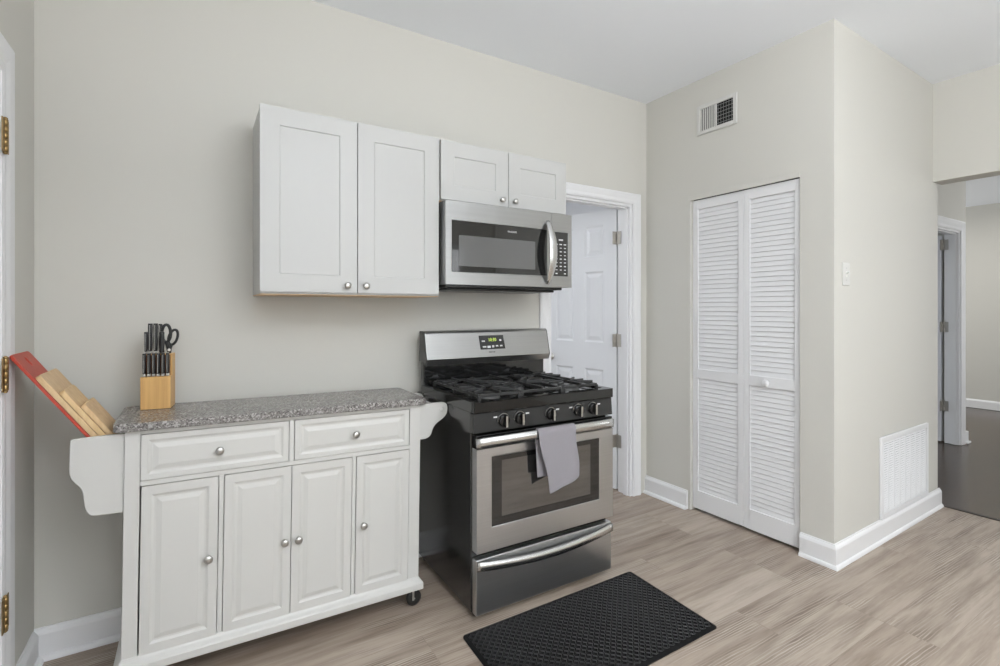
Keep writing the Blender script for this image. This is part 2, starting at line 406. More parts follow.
# hall and back room shells
f = MB(); HX0, HX1, HZ, HY = 5.43, 6.25, 2.05, 1.76
f.box(4.3, HX0, HY, HY + 0.11, 0, 2.67); f.box(HX1, 6.41, HY, HY + 0.11, 0, 2.67); f.box(HX0, HX1, HY, HY + 0.11, HZ, 2.67)
f.box(6.30, 6.41, HY + 0.11, 4.6, 0, 2.67); f.box(4.19, 4.3, 1.40, HY + 0.11, 0, 2.67)
struct('wall_hall', f, M_wall, 'pale hall wall around the white door frame', 'wall')
f = MB(); f.box(8.8, 8.92, -1.72, 4.6, 0, 2.67)
struct('wall_far', f, M_wall, 'grey wall at the far end of the hall', 'wall')
f = MB(); f.box(4.22, 7.1, -1.72, -1.6, 0, 2.67); f.box(8.7, 9.0, -1.72, -1.6, 0, 2.67); f.box(7.1, 8.7, -1.72, -1.6, 0, 0.8); f.box(7.1, 8.7, -1.72, -1.6, 2.2, 2.67)  # unseen hall walls, openings cut for the made-up windows
f.box(6.41, 6.8, 4.5, 4.6, 0, 2.67); f.box(8.4, 9.0, 4.5, 4.6, 0, 2.67); f.box(6.8, 8.4, 4.5, 4.6, 0, 0.9); f.box(6.8, 8.4, 4.5, 4.6, 2.3, 2.67)
struct('wall_hall_unseen', f, M_wall, 'out-of-view hall walls with openings for added light', 'wall')
f = MB(); f.box(0.0, 3.4, 4.5, 4.6, 0, 2.62); f.box(3.3, 3.4, YB + T, 4.5, 0, 2.62); f.box(0.0, 0.1, YB + T, 4.5, 0, 2.62)
struct('wall_back_room', f, M_door, 'pale walls of the room behind the open panel door', 'wall')

# baseboards
BH = 0.115
def board_profile(d, h): return [(0, 0), (d, 0), (d, h - 0.022), (d * 0.75, h - 0.012), (d * 0.45, h - 0.006), (d * 0.35, h), (0, h)]
def baseboard(name, a, b, nrm, label, shoe=True, h=BH):
    a = Vector((a[0], a[1], 0)); b = Vector((b[0], b[1], 0)); n = Vector((nrm[0], nrm[1], 0)).normalized()
    f = MB()
    f.prism([a + n * p + Vector((0, 0, q)) for p, q in board_profile(0.016, h)], b - a)
    if shoe: f.prism([a + n * p + Vector((0, 0, q)) for p, q in [(0.016, 0), (0.034, 0), (0.032, 0.009), (0.026, 0.016), (0.016, 0.019)]], b - a)
    return struct(name, f, M_trim, label, 'baseboard')
baseboard('baseboard_back', (XL, YB), (DX0 - 0.095, YB), (0, -1), 'white baseboard along the back wall behind the cart')
baseboard('baseboard_left', (XL, 2.16), (XL, YB - 0.02), (1, 0), 'short white baseboard beside the left door frame')
baseboard('baseboard_closet_far', (XC, CY1 + 0.015), (XC, YB), (-1, 0), 'white baseboard between panel door frame and louvered doors', h=0.12)
f = MB()
for prof in (board_profile(0.016, BH + 0.005), [(0.016, 0), (0.026, 0), (0.025, 0.010), (0.021, 0.017), (0.016, 0.020)]):
    # one mitred run round the closet corner
    L0 = [(XC - p, CY0 - 0.005, q) for p, q in prof]; L1 = [(XC - p, ys_(XC) - p, q) for p, q in prof]; L2 = [(XE + 0.02, ys_(XE) - p, q) for p, q in prof]
    n = len(prof)
    f.add(L0 + L1 + L2, [tuple(range(n)), tuple(range(2 * n, 3 * n))[::-1]] + [(k * n + i, k * n + (i + 1) % n, (k + 1) * n + (i + 1) % n, (k + 1) * n + i) for k in range(2) for i in range(n)])
f.prism([(XE, ys_(XE), 0), (XE + 0.02, ys_(XE), 0), (XE + 0.02, ys_(XE) + 0.1, 0), (XE, ys_(XE) + 0.1, 0)], (0, 0, BH))
struct('baseboard_side', f, M_trim, 'white baseboard wrapping the closet corner below the grille', 'baseboard')
baseboard('baseboard_far', (8.8, 4.5), (8.8, -1.6), (-1, 0), 'white baseboard at the far end of the hall', False)
f = MB(); f.box(6.35, 6.43, HY - 0.016, HY, 0, BH); f.box(6.41, 6.43, HY, HY + 1.5, 0, BH); f.box(6.35, 6.45, HY - 0.03, HY + 0.2, 0, 0.018)
struct('baseboard_hall', f, M_trim, 'white baseboard at the foot of the hall door frame', 'baseboard', 0.004)

# casings: stepped profile (offset from opening, thickness)
def casing(name, label, lo, hi, top, mk, cw=0.09, legs=(1, 1), jamb=None):
    """mk(s, d, z): s along wall, d out from wall"""
    f = MB()
    prof = [(0, 0), (0, 0.012), (0.012, 0.016), (0.030, 0.014), (0.055, 0.019), (cw - 0.012, 0.020), (cw, 0.014), (cw, 0)]
    runs = []
    for sgn, at, on in ((-1, lo, legs[0]), (1, hi, legs[1])):
        if not on: continue
        a = [mk(at + sgn * p, d, 0) for p, d in prof]; b = [mk(at + sgn * p, d, top + p) for p, d in prof]
        n = len(prof)
        f.add(a + b, [(i, (i + 1) % n, n + (i + 1) % n, n + i) for i in range(n)] + [tuple(range(n)), tuple(range(2 * n - 1, n - 1, -1))])
    a = [mk(lo - p * legs[0], d, top + p) for p, d in prof]; b = [mk(hi + p * legs[1], d, top + p) for p, d in prof]
    n = len(prof)
    f.add(a + b, [(i, (i + 1) % n, n + (i + 1) % n, n + i) for i in range(n)] + [tuple(range(n)), tuple(range(2 * n - 1, n - 1, -1))])
    if jamb:
        t, w_ = jamb     # jamb thickness, wall depth
        for x0, x1, z0, z1 in ((lo, lo + t, 0, top), (hi - t, hi, 0, top), (lo + t, hi - t, top - t, top)):
            q = [mk(x0, 0, z0), mk(x1, 0, z0), mk(x1, 0, z1), mk(x0, 0, z1)]
            d = Vector(mk(0, -w_, 0)) - Vector(mk(0, 0, 0)); f.prism(q, d)
        for x0, x1, z0, z1 in ((lo + t, lo + t + 0.01, 0, top - t), (hi - t - 0.01, hi - t, 0, top - t), (lo + t, hi - t, top - t - 0.01, top - t)):
            q = [mk(x0, -0.02, z0), mk(x1, -0.02, z0), mk(x1, -0.02, z1), mk(x0, -0.02, z1)]
            d = Vector(mk(0, -0.055, 0)) - Vector(mk(0, -0.02, 0)); f.prism(q, d)
    return struct(name, f, M_trim, label, 'door frame')
casing('trim_2', 'white door frame to the right of the stove', DX0, DX1, DZ, lambda s, d, z: (s, YB - d, z), 0.075, (1, 1), (0.018, T))
casing('trim_3', 'white door frame at the left edge with brass hinges', LD0, LD1, LDZ, lambda s, d, z: (XL + d, s, z), 0.106, (1, 1), (0.018, 0.12))
casing('trim_4', 'white door frame in the hall beyond the opening', HX0, HX1, HZ, lambda s, d, z: (s, HY - d, z), 0.095, (1, 1), (0.018, 0.11))
# closet opening: slim edge of the jamb and the bifold track
f = MB(); f.box(XC + 0.012, XC + 0.055, CY0, CY1, CZ - 0.018, CZ)
struct('trim_5', f, M_dark, 'dark bifold track at the top of the closet opening', 'track')
f = MB(); f.box(XC - 0.004, XC + 0.09, CY1 - 0.006, CY1 + 0.012, 0, CZ + 0.006); f.box(XC - 0.004, XC + 0.01, CY0, CY1, CZ - 0.022, CZ + 0.006)
struct('trim_6', f, M_wall, 'slim pale edge strip of the closet opening', 'trim', 0.002)

# ---- door_1: closed door in the left wall, brass hinges
def hinge(mb, c, d1, d2, h, leaf=0.03):
    c = Vector(c); d1 = Vector(d1); d2 = Vector(d2); z = Vector((0, 0, 1))
    n1 = d1.cross(z); n2 = d2.cross(z)
    mb.obox(c + d1 * leaf / 2, d1 * leaf / 2, n1 * 0.0012, z * h / 2)
    mb.obox(c + d2 * leaf / 2, d2 * leaf / 2, n2 * 0.0012, z * h / 2)
    for i in range(5):
        z0 = -h / 2 + h * i / 5
        mb.lathe(c + z * z0, (0, 0, 1), [(0.0055, 0.0008), (0.007, 0.0015), (0.007, h / 5 - 0.0015), (0.0055, h / 5 - 0.0008)], 12)
    mb.lathe(c + z * (-h / 2 - 0.006), (0, 0, 1), [(0.003, 0), (0.006, 0.003), (0.006, 0.006)], 12)
    mb.lathe(c + z * (h / 2), (0, 0, 1), [(0.006, 0), (0.006, 0.003), (0.003, 0.006)], 12)
    return mb
six = lambda w, h: [(a, b, c, d) for a, b in ((0.11, w / 2 - 0.055), (w / 2 + 0.055, w - 0.11)) for c, d in ((0.20 * h / 2.03, 0.85 * h / 2.03), (1.05 * h / 2.03, 1.58 * h / 2.03), (1.69 * h / 2.03, 1.92 * h / 2.03))]
raised = [(0.012, -0.008), (0.02, -0.008), (0.045, -0.001)]
door1 = thing('door_1', 'closed white door at the left edge with brass hinges', 'door', (XL, LD1 - 0.02, 0), kind='structure')
f = MB(); wd = LD1 - LD0 - 0.042
f.slab((XL - 0.002, LD0 + 0.021, 0.008), (0, 1, 0), (0, 0, 1), (1, 0, 0), wd, LDZ - 0.03, 0.036, six(wd, LDZ - 0.03), raised, 'both')
obj('door_panel', f, M_door, door1, 0.001)
for z in (1.824, 1.104, 0.383):
    hh = hinge(MB(), (XL + 0.0215, LD1 - 0.006, z), (0, -1, 0), (0, 1, 0), 0.100, 0.030)
    obj('hinge', hh, M_brass, door1, label='aged brass hinge')

# ---- door_2: six-panel door swung open into the back room
hx, hy = DX1 - 0.022, YB + T + 0.012
door2 = thing('door_2', 'open white six-panel door behind the stove', 'door', (hx, hy, 0), kind='structure')
a = R(101.5); dv = Vector((math.cos(a), math.sin(a), 0)); nv = Vector((-math.sin(a), math.cos(a), 0))   # nv points left, towards the viewer
f = MB(); wd = 0.675
f.slab(Vector((hx, hy, 0.012)) + nv * 0.0, dv, (0, 0, 1), nv, wd, 2.018, 0.035, six(wd, 2.018), raised, 'both')
leaf2 = obj('door_panel', f, M_door, door2, 0.001)
for z in (1.812, 1.079, 0.36):
    hh = MB(); c = Vector((hx + 0.004, hy - 0.006, z)); hinge(hh, c, (0.02, -1, 0), tuple(dv), 0.09, 0.03)
    # leaf let into the jamb face and leaf on the door edge
    hh.obox(c + Vector((-0.004, -0.02, 0)), (0.0012, 0, 0), (0, 0.02, 0), (0, 0, 0.045))
    hh.obox(c + Vector((-0.022, 0.007, 0)), (0.018, 0, 0), (0, 0.0012, 0), (0, 0, 0.045))
    obj('hinge', hh, M_hinge, door2, label='satin nickel hinge')
f = MB(); kc = Vector((hx, hy, 0.925)) + dv * (wd - 0.06)
f.lathe(kc, nv, [(0.03, 0), (0.03, 0.006), (0.012, 0.010), (0.011, 0.035), (0.024, 0.044), (0.027, 0.055), (0.022, 0.066), (0.004, 0.070)], 24)
obj('door_knob', f, M_nickel, door2, label='round satin nickel door knob')

# ---- door_3: bifold louvered closet doors
door3 = thing('door_3', 'white louvered bifold doors of the closet', 'door', (XC + 0.045, (CY0 + CY1) / 2, 0), kind='structure')
mid = 1.748
for y0, y1, knob in ((CY0 + 0.004, mid - 0.0015, True), (mid + 0.0015, CY1 - 0.009, False)):
    f = MB(); xf = XC + 0.018; th = 0.028; z0, z1 = 0.02, CZ - 0.024
    st = 0.034 if not knob else 0.032
    secs = ((0.135, 0.858), (0.918, 1.944))
    f.box(xf, xf + th, y0, y0 + st, z0, z1); f.box(xf, xf + th, y1 - st, y1, z0, z1)
    f.box(xf, xf + th, y0 + st, y1 - st, z0, secs[0][0]); f.box(xf, xf + th, y0 + st, y1 - st, secs[0][1], secs[1][0]); f.box(xf, xf + th, y0 + st, y1 - st, secs[1][1], z1)
    for s0, s1 in secs:
        n = round((s1 - s0) / 0.0283); p = (s1 - s0) / n
        for i in range(n):
            zc = s0 + p * (i + 0.5)
            d = Vector((0.0042, 0, 0.0149)); e = Vector((-0.0026, 0, 0.0007))
            f.obox((xf + th / 2 + 0.002, (y0 + y1) / 2, zc), (0, (y1 - y0) / 2 - st + 0.002, 0), d, e)
    lf = obj('door_leaf', f, M_trim, door3, 0.0012, 1)
    if knob:
        g = MB(); g.lathe((xf, 1.605, 0.885), (-1, 0, 0), [(0.010, 0), (0.009, 0.010), (0.018, 0.016), (0.020, 0.024), (0.015, 0.030), (0.003, 0.032)], 20)
        obj('knob', g, M_trim, lf)

# ---- door_4: hall door, opened into the room beyond
door4 = thing('door_4', 'hall door swung open behind the wall, grey hinges showing', 'door', (HX1 - 0.02, HY + 0.13, 0), kind='structure')
f = MB(); wd = 0.76
a = R(93); dv4 = Vector((math.cos(a), math.sin(a), 0)); nv4 = Vector((-math.sin(a), math.cos(a), 0))
f.slab(Vector((HX1 - 0.025, HY + 0.13, 0.012)), dv4, (0, 0, 1), nv4, wd, 2.01, 0.035, six(wd, 2.01), raised, 'both')
obj('door_panel', f, M_door, door4, 0.001)
for z in (1.93, 1.13, 0.36):
    hh = hinge(MB(), (HX1 - 0.022, HY + 0.112, z), (0, -1, 0), tuple(dv4), 0.10, 0.034)
    hh.obox((HX1 - 0.045, HY + 0.128, z), (0.022, 0, 0), (0, 0.0012, 0), (0, 0, 0.05))
    obj('hinge', hh, M_hinge, door4, label='satin nickel hinge')

# ------------------------------------------------------------------ kitchen cart
def knob_mb(c, axis, r=0.0145, out=0.026):
    return MB().lathe(c, axis, [(r * 0.62, 0), (r * 0.42, out * 0.15), (r * 0.40, out * 0.45), (r * 0.95, out * 0.62), (r, out * 0.78), (r * 0.82, out * 0.95), (r * 0.2, out)], 20)
def rounded_poly(pts, radii, seg=6):
    out = []; n = len(pts)
    for i in range(n):
        p = Vector(pts[i]); a = Vector(pts[i - 1]); b = Vector(pts[(i + 1) % n]); r = radii[i]
        if r <= 0: out.append(p); continue
        u = (a - p).normalized(); w = (b - p).normalized(); ang = u.angle(w); t = min(r / math.tan(ang / 2), (a - p).length * .49, (b - p).length * .49)
        s0 = p + u * t; s1 = p + w * t
        for k in range(seg + 1):
            q = k / seg; out.append(s0 * (1 - q) ** 2 + p * 2 * q * (1 - q) + s1 * q * q)
    return out

cart = thing('kitchen_cart', 'white rolling kitchen cart with granite top, two drawers and four doors', 'kitchen cart', (0.315, 2.2, 0))
CY = 2.05; CB = 2.375
f = MB()
sx0, sx1 = -0.2155, 0.830
zt, zb = 0.889, 0.115
fy = CY + 0.018
f.box(sx0, sx0 + 0.018, fy, CB, zb, zt); f.box(sx1 - 0.018, sx1, fy, CB, zb, zt)     # sides
f.box(sx0 + 0.018, sx1 - 0.018, CB - 0.008, CB, zb, zt); f.box(sx0 + 0.018, sx1 - 0.018, fy, CB - 0.008, zb, zb + 0.015); f.box(sx0 + 0.018, sx1 - 0.018, fy, CB - 0.008, zt - 0.012, zt)
doors = [(-0.168, 0.057), (0.077, 0.3015), (0.3045, 0.532), (0.552, 0.778)]
drw = [(-0.171, 0.290), (0.312, 0.776)]
zd0, zd1 = 0.133, 0.698; zr0, zr1 = 0.719, 0.872; gp = 0.0022
f.box(sx0, -0.171 - gp, CY, fy, zb, zt); f.box(0.778 + gp, sx1, CY, fy, zb, zt)          # stiles
f.box(-0.171 - gp, 0.778 + gp, CY, fy, zr1 + gp, zt); f.box(-0.171 - gp, 0.778 + gp, CY, fy, zd1 + gp, zr0 - gp); f.box(-0.171 - gp, 0.778 + gp, CY, fy, zb, zd0 - gp)
f.box(0.290 + gp, 0.312 - gp, CY, fy, zr0 - gp, zr1 + gp)
f.box(0.057 + gp, 0.077 - gp, CY, fy, zd0 - gp, zd1 + gp); f.box(0.532 + gp, 0.552 - gp, CY, fy, zd0 - gp, zd1 + gp)
obj('body', f, M_cart, cart, 0.0012, 1)
# flared base moulding
f = MB(); loops = [(0.086, 0.022), (0.112, 0.022), (0.117, 0.019), (0.126, 0.007), (0.131, 0.003), (0.136, 0.0005)]
vs = []
for z, o in loops: vs += [(sx0 - o, CY - o, z), (sx1 + o * 0.7, CY - o, z), (sx1 + o * 0.7, CB + o * 0.3, z), (sx0 - o, CB + o * 0.3, z)]
f.add(vs, [(k * 4 + i, k * 4 + (i + 1) % 4, k * 4 + 4 + (i + 1) % 4, k * 4 + 4 + i) for k in range(len(loops) - 1) for i in range(4)] + [(0, 1, 2, 3), (20, 21, 22, 23)])
obj('base', f, M_cart, cart, 0.002, 2)
rp = [(0.008, -0.004), (0.014, -0.0045), (0.030, -0.0005)]
for i, (a, b) in enumerate(doors):
    f = MB(); w_, h_ = b - a, zd1 - zd0
    f.slab((a, CY - 0.002, zd0), (1, 0, 0), (0, 0, 1), (0, -1, 0), w_, h_, 0.017, [(0.028, w_ - 0.028, 0.030, h_ - 0.030)], rp)
    d = obj('door', f, M_cart, cart, 0.0025, 2)
    kx = (0.029, 0.280, 0.329, 0.581)[i]
    obj('knob', knob_mb((kx, CY - 0.0015, 0.414), (0, -1, 0)), M_nickel, d, label='satin nickel knob')
for i, (a, b) in enumerate(drw):
    f = MB(); w_, h_ = b - a, zr1 - zr0
    f.slab((a, CY - 0.002, zr0), (1, 0, 0), (0, 0, 1), (0, -1, 0), w_, h_, 0.017, [(0.019, w_ - 0.019, 0.018, h_ - 0.018)], rp)
    d = obj('drawer', f, M_cart, cart, 0.0025, 2)
    obj('knob', knob_mb(((a + b) / 2, CY - 0.0015, 0.793), (0, -1, 0)), M_nickel, d, label='satin nickel knob')
# granite top
pts = rounded_poly([(-0.248, 2.028, 0.889), (0.855, 2.028, 0.889), (0.855, 2.395, 0.889), (-0.248, 2.395, 0.889)], [0.03] * 4)
f = MB(); f.prism(pts, (0, 0, 0.028))
obj('countertop', f, M_granite, cart, 0.004, 3, label='speckled grey granite top')
# left rack: scrolled end panels, floor and rails
def bez(a, b, c, d, n=8):
    a, b, c, d = map(Vector, (a, b, c, d)); return [a * (1 - t) ** 3 + b * 3 * t * (1 - t) ** 2 + c * 3 * t * t * (1 - t) + d * t ** 3 for t in [i / n for i in range(n + 1)]]
def lw(y):
    P = lambda x, z: Vector((x, y, z))
    p = [P(sx0, 0.880), P(-0.347, 0.876)] + bez(P(-0.347, 0.876), P(-0.355, 0.876), P(-0.357, 0.872), P(-0.357, 0.864), 4)[1:] + [P(-0.357, 0.775)]
    p += bez(P(-0.357, 0.775), P(-0.357, 0.735), P(-0.330, 0.735), P(-0.323, 0.700), 10)[1:]
    p += bez(P(-0.323, 0.700), P(-0.319, 0.660), P(-0.316, 0.624), P(-0.292, 0.621), 10)[1:]
    p += [P(sx0, 0.619)]
    return p
rack = MB()
rack.prism(lw(2.062), (0, 0.016, 0)); rack.prism(lw(2.345), (0, 0.016, 0))
rack.box(-0.335, sx0, 2.078, 2.345, 0.758, 0.769); 
rack.box(-0.352, -0.342, 2.078, 2.345, 0.790, 0.800)
obj('side_rack', rack, M_cart, cart, 0.0025, 2)
# right scrolled brackets and towel bar
def rw(y):
    P = lambda x, z: Vector((x, y, z))
    p = [P(sx1, 0.731)] + bez(P(sx1, 0.731), P(0.872, 0.727), P(0.886, 0.738), P(0.892, 0.760), 8)
    p += bez(P(0.892, 0.760), P(0.900, 0.800), P(0.934, 0.800), P(0.957, 0.825), 10)[1:]
    p += bez(P(0.957, 0.825), P(0.975, 0.848), P(0.971, 0.884), P(0.945, 0.887), 8)[1:] + [P(sx1, 0.887)]
    return p
for yb_ in (2.062, 2.345):
    obj('towel_bracket', MB().prism(rw(yb_), (0, 0.016, 0)), M_cart, cart, 0.0025, 2)
bar = MB(); bar.lathe((0.939, 2.058, 0.856), (0, 1, 0), [(0.006, 0), (0.010, 0.001), (0.010, 0.003)], 16); bar.tube([(0.939, 2.0785, 0.856), (0.939, 2.3445, 0.856)], 0.009, 12)
obj('towel_bar', bar, M_cart, cart)
# casters
for cx, cy in ((0.808, 2.064), (0.808, 2.345), (-0.18, 2.064), (-0.18, 2.345)):
    zl = 0.086; dz = (cx - 0.315) * 0.01396     # cart stands slightly out of level
    f = MB(); zf = dz + 0.0005
    f.box(cx - 0.022, cx + 0.022, cy - 0.02, cy + 0.02, zl - 0.004, zl - 0.0002); f.box(cx - 0.004, cx + 0.004, cy + 0.009, cy + 0.013, zf + 0.026, zl - 0.004); f.box(cx - 0.004, cx + 0.004, cy - 0.013, cy - 0.009, zf + 0.026, zl - 0.004)
    f.lathe((cx + 0.006, cy - 0.013, zf + 0.033), (0, 1, 0), [(0.003, 0), (0.003, 0.026)], 10)
    cs = obj('caster', f, M_nickel, cart)
    g = MB(); g.lathe((cx + 0.006, cy - 0.0085, zf + 0.0335), (0, 1, 0), [(0.025, 0), (0.0335, 0.003), (0.0335, 0.014), (0.025, 0.017)], 24)
    obj('wheel', g, M_plastic, cs, label='black wheel')
cart.location.x += 0.004; cart.rotation_euler = (0, R(0.8), 0)

# ------------------------------------------------------------------ wall cabinets
def wall_cabinet(label, x0, x1, z0, z1, dz0, dz1, dxs, knobs, stile=0.058):
    t = thing('wall_cabinet', label, 'cabinet', ((x0 + x1) / 2, 2.3, z0))
    f = MB(); y0 = 2.168; y1 = YB - 0.001; k = 0.016
    f.box(x0, x0 + k, y0, y1, z0, z1); f.box(x1 - k, x1, y0, y1, z0, z1); f.box(x0 + k, x1 - k, y0, y1, z1 - k, z1); f.box(x0 + k, x1 - k, y1 - 0.006, y1, z0 + 0.012, z1 - k)
    f.box(x0 + k, x1 - k, y0, y0 + 0.018, z0 + 0.0, z0 + 0.03); f.box(x0 + k, x1 - k, y0, y0 + 0.018, z1 - 0.05, z1 - k)
    obj('body', f, M_cab, t, 0.0008, 1)
    f = MB(); f.box(x0 + k, x1 - k, y0 + 0.018, y1 - 0.006, z0 + 0.008, z0 + 0.02); f.box(x0 + 0.001, x1 - 0.001, y0 + 0.001, y1 - 0.001, z0 - 0.004, z0 - 0.0002)
    obj('bottom_panel', f, M_maple, t, label='unpainted maple underside')
    for (a, b), kx in zip(dxs, knobs):
        f = MB(); w_, h_ = b - a, dz1 - dz0
        f.slab((a, 2.15, dz0), (1, 0, 0), (0, 0, 1), (0, -1, 0), w_, h_, 0.0175, [(stile, w_ - stile, stile, h_ - stile)], [(0.0015, -0.004), (0.003, -0.0045)])
        d = obj('door', f, M_cab, t, 0.0012, 2)
        obj('knob', knob_mb((kx, 2.1495, dz0 + 0.031), (0, -1, 0), 0.0145, 0.025), M_nickel, d, label='satin nickel knob')
    return t
wall_cabinet('tall white two-door wall cabinet above the kitchen cart', 0.219, 0.984, 1.364, 2.112, 1.371, 2.108, ((0.215, 0.595), (0.599, 0.979)), (0.551, 0.631), 0.072)
wall_cabinet('short white two-door wall cabinet directly above the microwave', 0.987, 1.748, 1.820, 2.110, 1.825, 2.106, ((0.990, 1.3655), (1.3695, 1.745)), (1.327, 1.404), 0.072)

# ------------------------------------------------------------------ text helper
def text_mb(txt, size, O, U, V, N, squeeze=1.0, thick=0.0004):
    cu = bpy.data.curves.new('lettering', 'FONT'); cu.body = txt; cu.size = size; cu.extrude = thick; cu.resolution_u = 2
    o = bpy.data.objects.new('lettering', cu); C.objects.link(o)
    dg = bpy.context.evaluated_depsgraph_get(); me = bpy.data.meshes.new_from_object(o.evaluated_get(dg))
    O = Vector(O); U = Vector(U); V = Vector(V); N = Vector(N)
    mb = MB(); mb.add([O + U * v.co.x * squeeze + V * v.co.y + N * (v.co.z + thick) for v in me.vertices], [tuple(p.vertices) for p in me.polygons])
    bpy.data.objects.remove(o); bpy.data.curves.remove(cu); bpy.data.meshes.remove(me)
    return mb

# ------------------------------------------------------------------ microwave
mwv = thing('microwave', 'stainless over-the-range microwave under the short wall cabinet', 'microwave', (1.367, 2.29, 1.40))
MX0, MX1, MY, MZ0, MZ1 = 0.991, 1.743, 2.10, 1.418, 1.812
f = MB(); f.box(MX0 + 0.004, MX1 - 0.004, MY + 0.071, YB - 0.001, MZ0 + 0.004, MZ1 - 0.001)
obj('body', f, M_side, mwv, 0.002)
f = MB(); f.box(MX0 + 0.01, MX1 - 0.05, MY + 0.02, YB - 0.02, MZ0 - 0.014, MZ0 + 0.0035)
f.box(MX0 + 0.03, MX1 - 0.08, MY + 0.05, YB - 0.06, MZ0 - 0.026, MZ0 - 0.0145)
bp_ = obj('bottom_panel', f, M_plastic, mwv, 0.004, label='black underside')
f = MB(); W0, W1, V0, V1 = 1.022, 1.578, 1.477, 1.720
f.slab((MX0, MY, MZ0), (1, 0, 0), (0, 0, 1), (0, -1, 0), 1.6075 - MX0, MZ1 - MZ0 - 0.001, 0.070, [(W0 - MX0, W1 - MX0, V0 - MZ0, V1 - MZ0)], [(0.001, -0.003)])
dr = obj('door', f, M_steeld, mwv, 0.002, 2)
f = MB(); f.slab((W0 + 0.0015, MY + 0.0005, V0 + 0.0015), (1, 0, 0), (0, 0, 1), (0, -1, 0), W1 - W0 - 0.003, V1 - V0 - 0.003, 0.002, [(0.036, 0.036 + 0.445, 0.026, 0.176)], [(0.0002, -0.0006)])
obj('window', f, M_glass, dr, label='black glass window')
f = MB(); f.box(1.0605, 1.502, MY + 0.0006, MY + 0.0010, 1.506, 1.652)
obj('screen', f, M_screen, dr, label='grey perforated screen')
obj('logo', text_mb('FRIGIDAIRE', 0.0135, (1.332, MY + 0.0003, 1.6855), (1, 0, 0), (0, 0, 1), (0, -1, 0), 0.80), M_key, dr)
# bowed handle
hp = []
for i in range(25):
    t_ = i / 24; z = 1.436 + t_ * 0.328; o = 0.052 * math.sin(PI * t_) ** 0.75
    hp.append((1.578, MY - 0.004 - o, z))
def hprof(t_):
    w_ = 0.010 + 0.015 * math.sin(PI * t_) ** 0.6; th_ = 0.007
    return [(w_ * math.cos(q), th_ * math.sin(q)) for q in [2 * PI * k / 14 for k in range(14)]]
f = MB(); f.sweep(hp, hprof, up=(0, -1, 0))
f.box(1.570, 1.586, MY - 0.008, MY + 0.0005, 1.432, 1.446); f.box(1.570, 1.586, MY - 0.008, MY + 0.0005, 1.754, 1.768)
obj('handle', f, M_steelv, dr, label='bowed vertical stainless handle')
f = MB(); f.slab((1.6085, MY, MZ0), (1, 0, 0), (0, 0, 1), (0, -1, 0), MX1 - 1.6085, MZ1 - MZ0 - 0.001, 0.070, [(0.0095, 0.1105, 0.059, 0.296)], [(0.001, -0.002)])
cp = obj('control_panel', f, M_steeld, mwv, 0.002, 2)
f = MB(); f.box(1.6195, 1.7175, MY + 0.0002, MY + 0.0018, 1.4785, 1.7125)
obj('keypad', f, M_glass, cp, 0.0005, label='black glass keypad')
f = MB()
for r in range(9):
    for c in range(3):
        if r == 8 and c == 1: continue
        w_ = 0.013 if r not in (0,) else 0.017; h_ = 0.0045 if r % 2 else 0.006
        xx = 1.640 + c * 0.0285; zz = 1.648 - r * 0.0195
        f.box(xx - w_ / 2, xx + w_ / 2, MY - 0.0003, MY + 0.0001, zz - h_ / 2, zz + h_ / 2)
f.box(1.655, 1.684, MY - 0.0003, MY + 0.0001, 1.668, 1.676)
obj('key_printing', f, M_key, cp)

# ------------------------------------------------------------------ gas range
rng = thing('gas_range', 'freestanding stainless gas range with black cooktop beside the kitchen cart', 'stove', (1.357, 2.1, 0))
GX0, GX1 = 0.986, 1.741
GL = 0.974
f = MB(); f.box(GX0 - 0.004, GX1 - 0.006, 1.832, 2.44, 0.032, 0.871)
obj('body', f, M_side, rng, 0.004, 2)
for fx, fy_ in ((1.02, 1.86), (1.69, 1.86), (1.02, 2.40), (1.69, 2.40)):
    f = MB(); f.lathe((fx, fy_, 0.0005), (0, 0, 1), [(0.018, 0), (0.018, 0.018), (0.010, 0.022), (0.010, 0.0315)], 16)
    obj('foot', f, M_plastic, rng, label='black levelling foot')
# storage drawer with bowed grip
f = MB(); f.box(GX0 + 0.001, GX1 - 0.003, 1.795, 1.831, 0.030, 0.262)
dw = obj('drawer', f, M_steel, rng, 0.005, 3)
f = MB(); path = []
for i in range(31):
    t_ = i / 30; x = GX0 + 0.004 + t_ * (GX1 - GX0 - 0.012); b_ = math.sin(PI * t_)
    path.append((x, 1.790 - 0.020 * b_ ** 0.7, 0.243 - 0.022 * b_))
f.sweep(path, [(0.010, -0.020), (0.002, -0.022), (-0.008, -0.016), (-0.012, -0.004), (-0.009, 0.010), (-0.001, 0.017), (0.010, 0.013)], up=(0, 0, 1))
obj('handle', f, M_steelv, dw, label='bowed stainless grip')
# oven door
f = MB(); f.slab((GX0 + 0.001, 1.788, 0.291), (1, 0, 0), (0, 0, 1), (0, -1, 0), GX1 - GX0 - 0.002, 0.430, 0.042, [(1.056 - GX0, 1.655 - GX0, 0.388 - 0.291, 0.686 - 0.291)], [(0.001, -0.002)])
od = obj('oven_door', f, M_steel, rng, 0.004, 2)
f = MB(); f.slab((1.0585, 1.7888, 0.3905), (1, 0, 0), (0, 0, 1), (0, -1, 0), 0.5940, 0.2925, 0.0008, [(0.048, 0.540, 0.034, 0.272)], [(0.0003, -0.0003)])
obj('window', f, M_glass, od, label='black glass oven window')
f = MB(); f.box(1.1070, 1.5980, 1.7890, 1.7894, 0.4250, 0.6620)
obj('inner_pane', f, M_pane, od)
f = MB(); f.box(GX0 + 0.001, GX1 - 0.001, 1.792, 1.830, 0.7215, 0.778)
obj('top_band', f, M_black, od, 0.003, label='black band above the door')
f = MB(); path = []
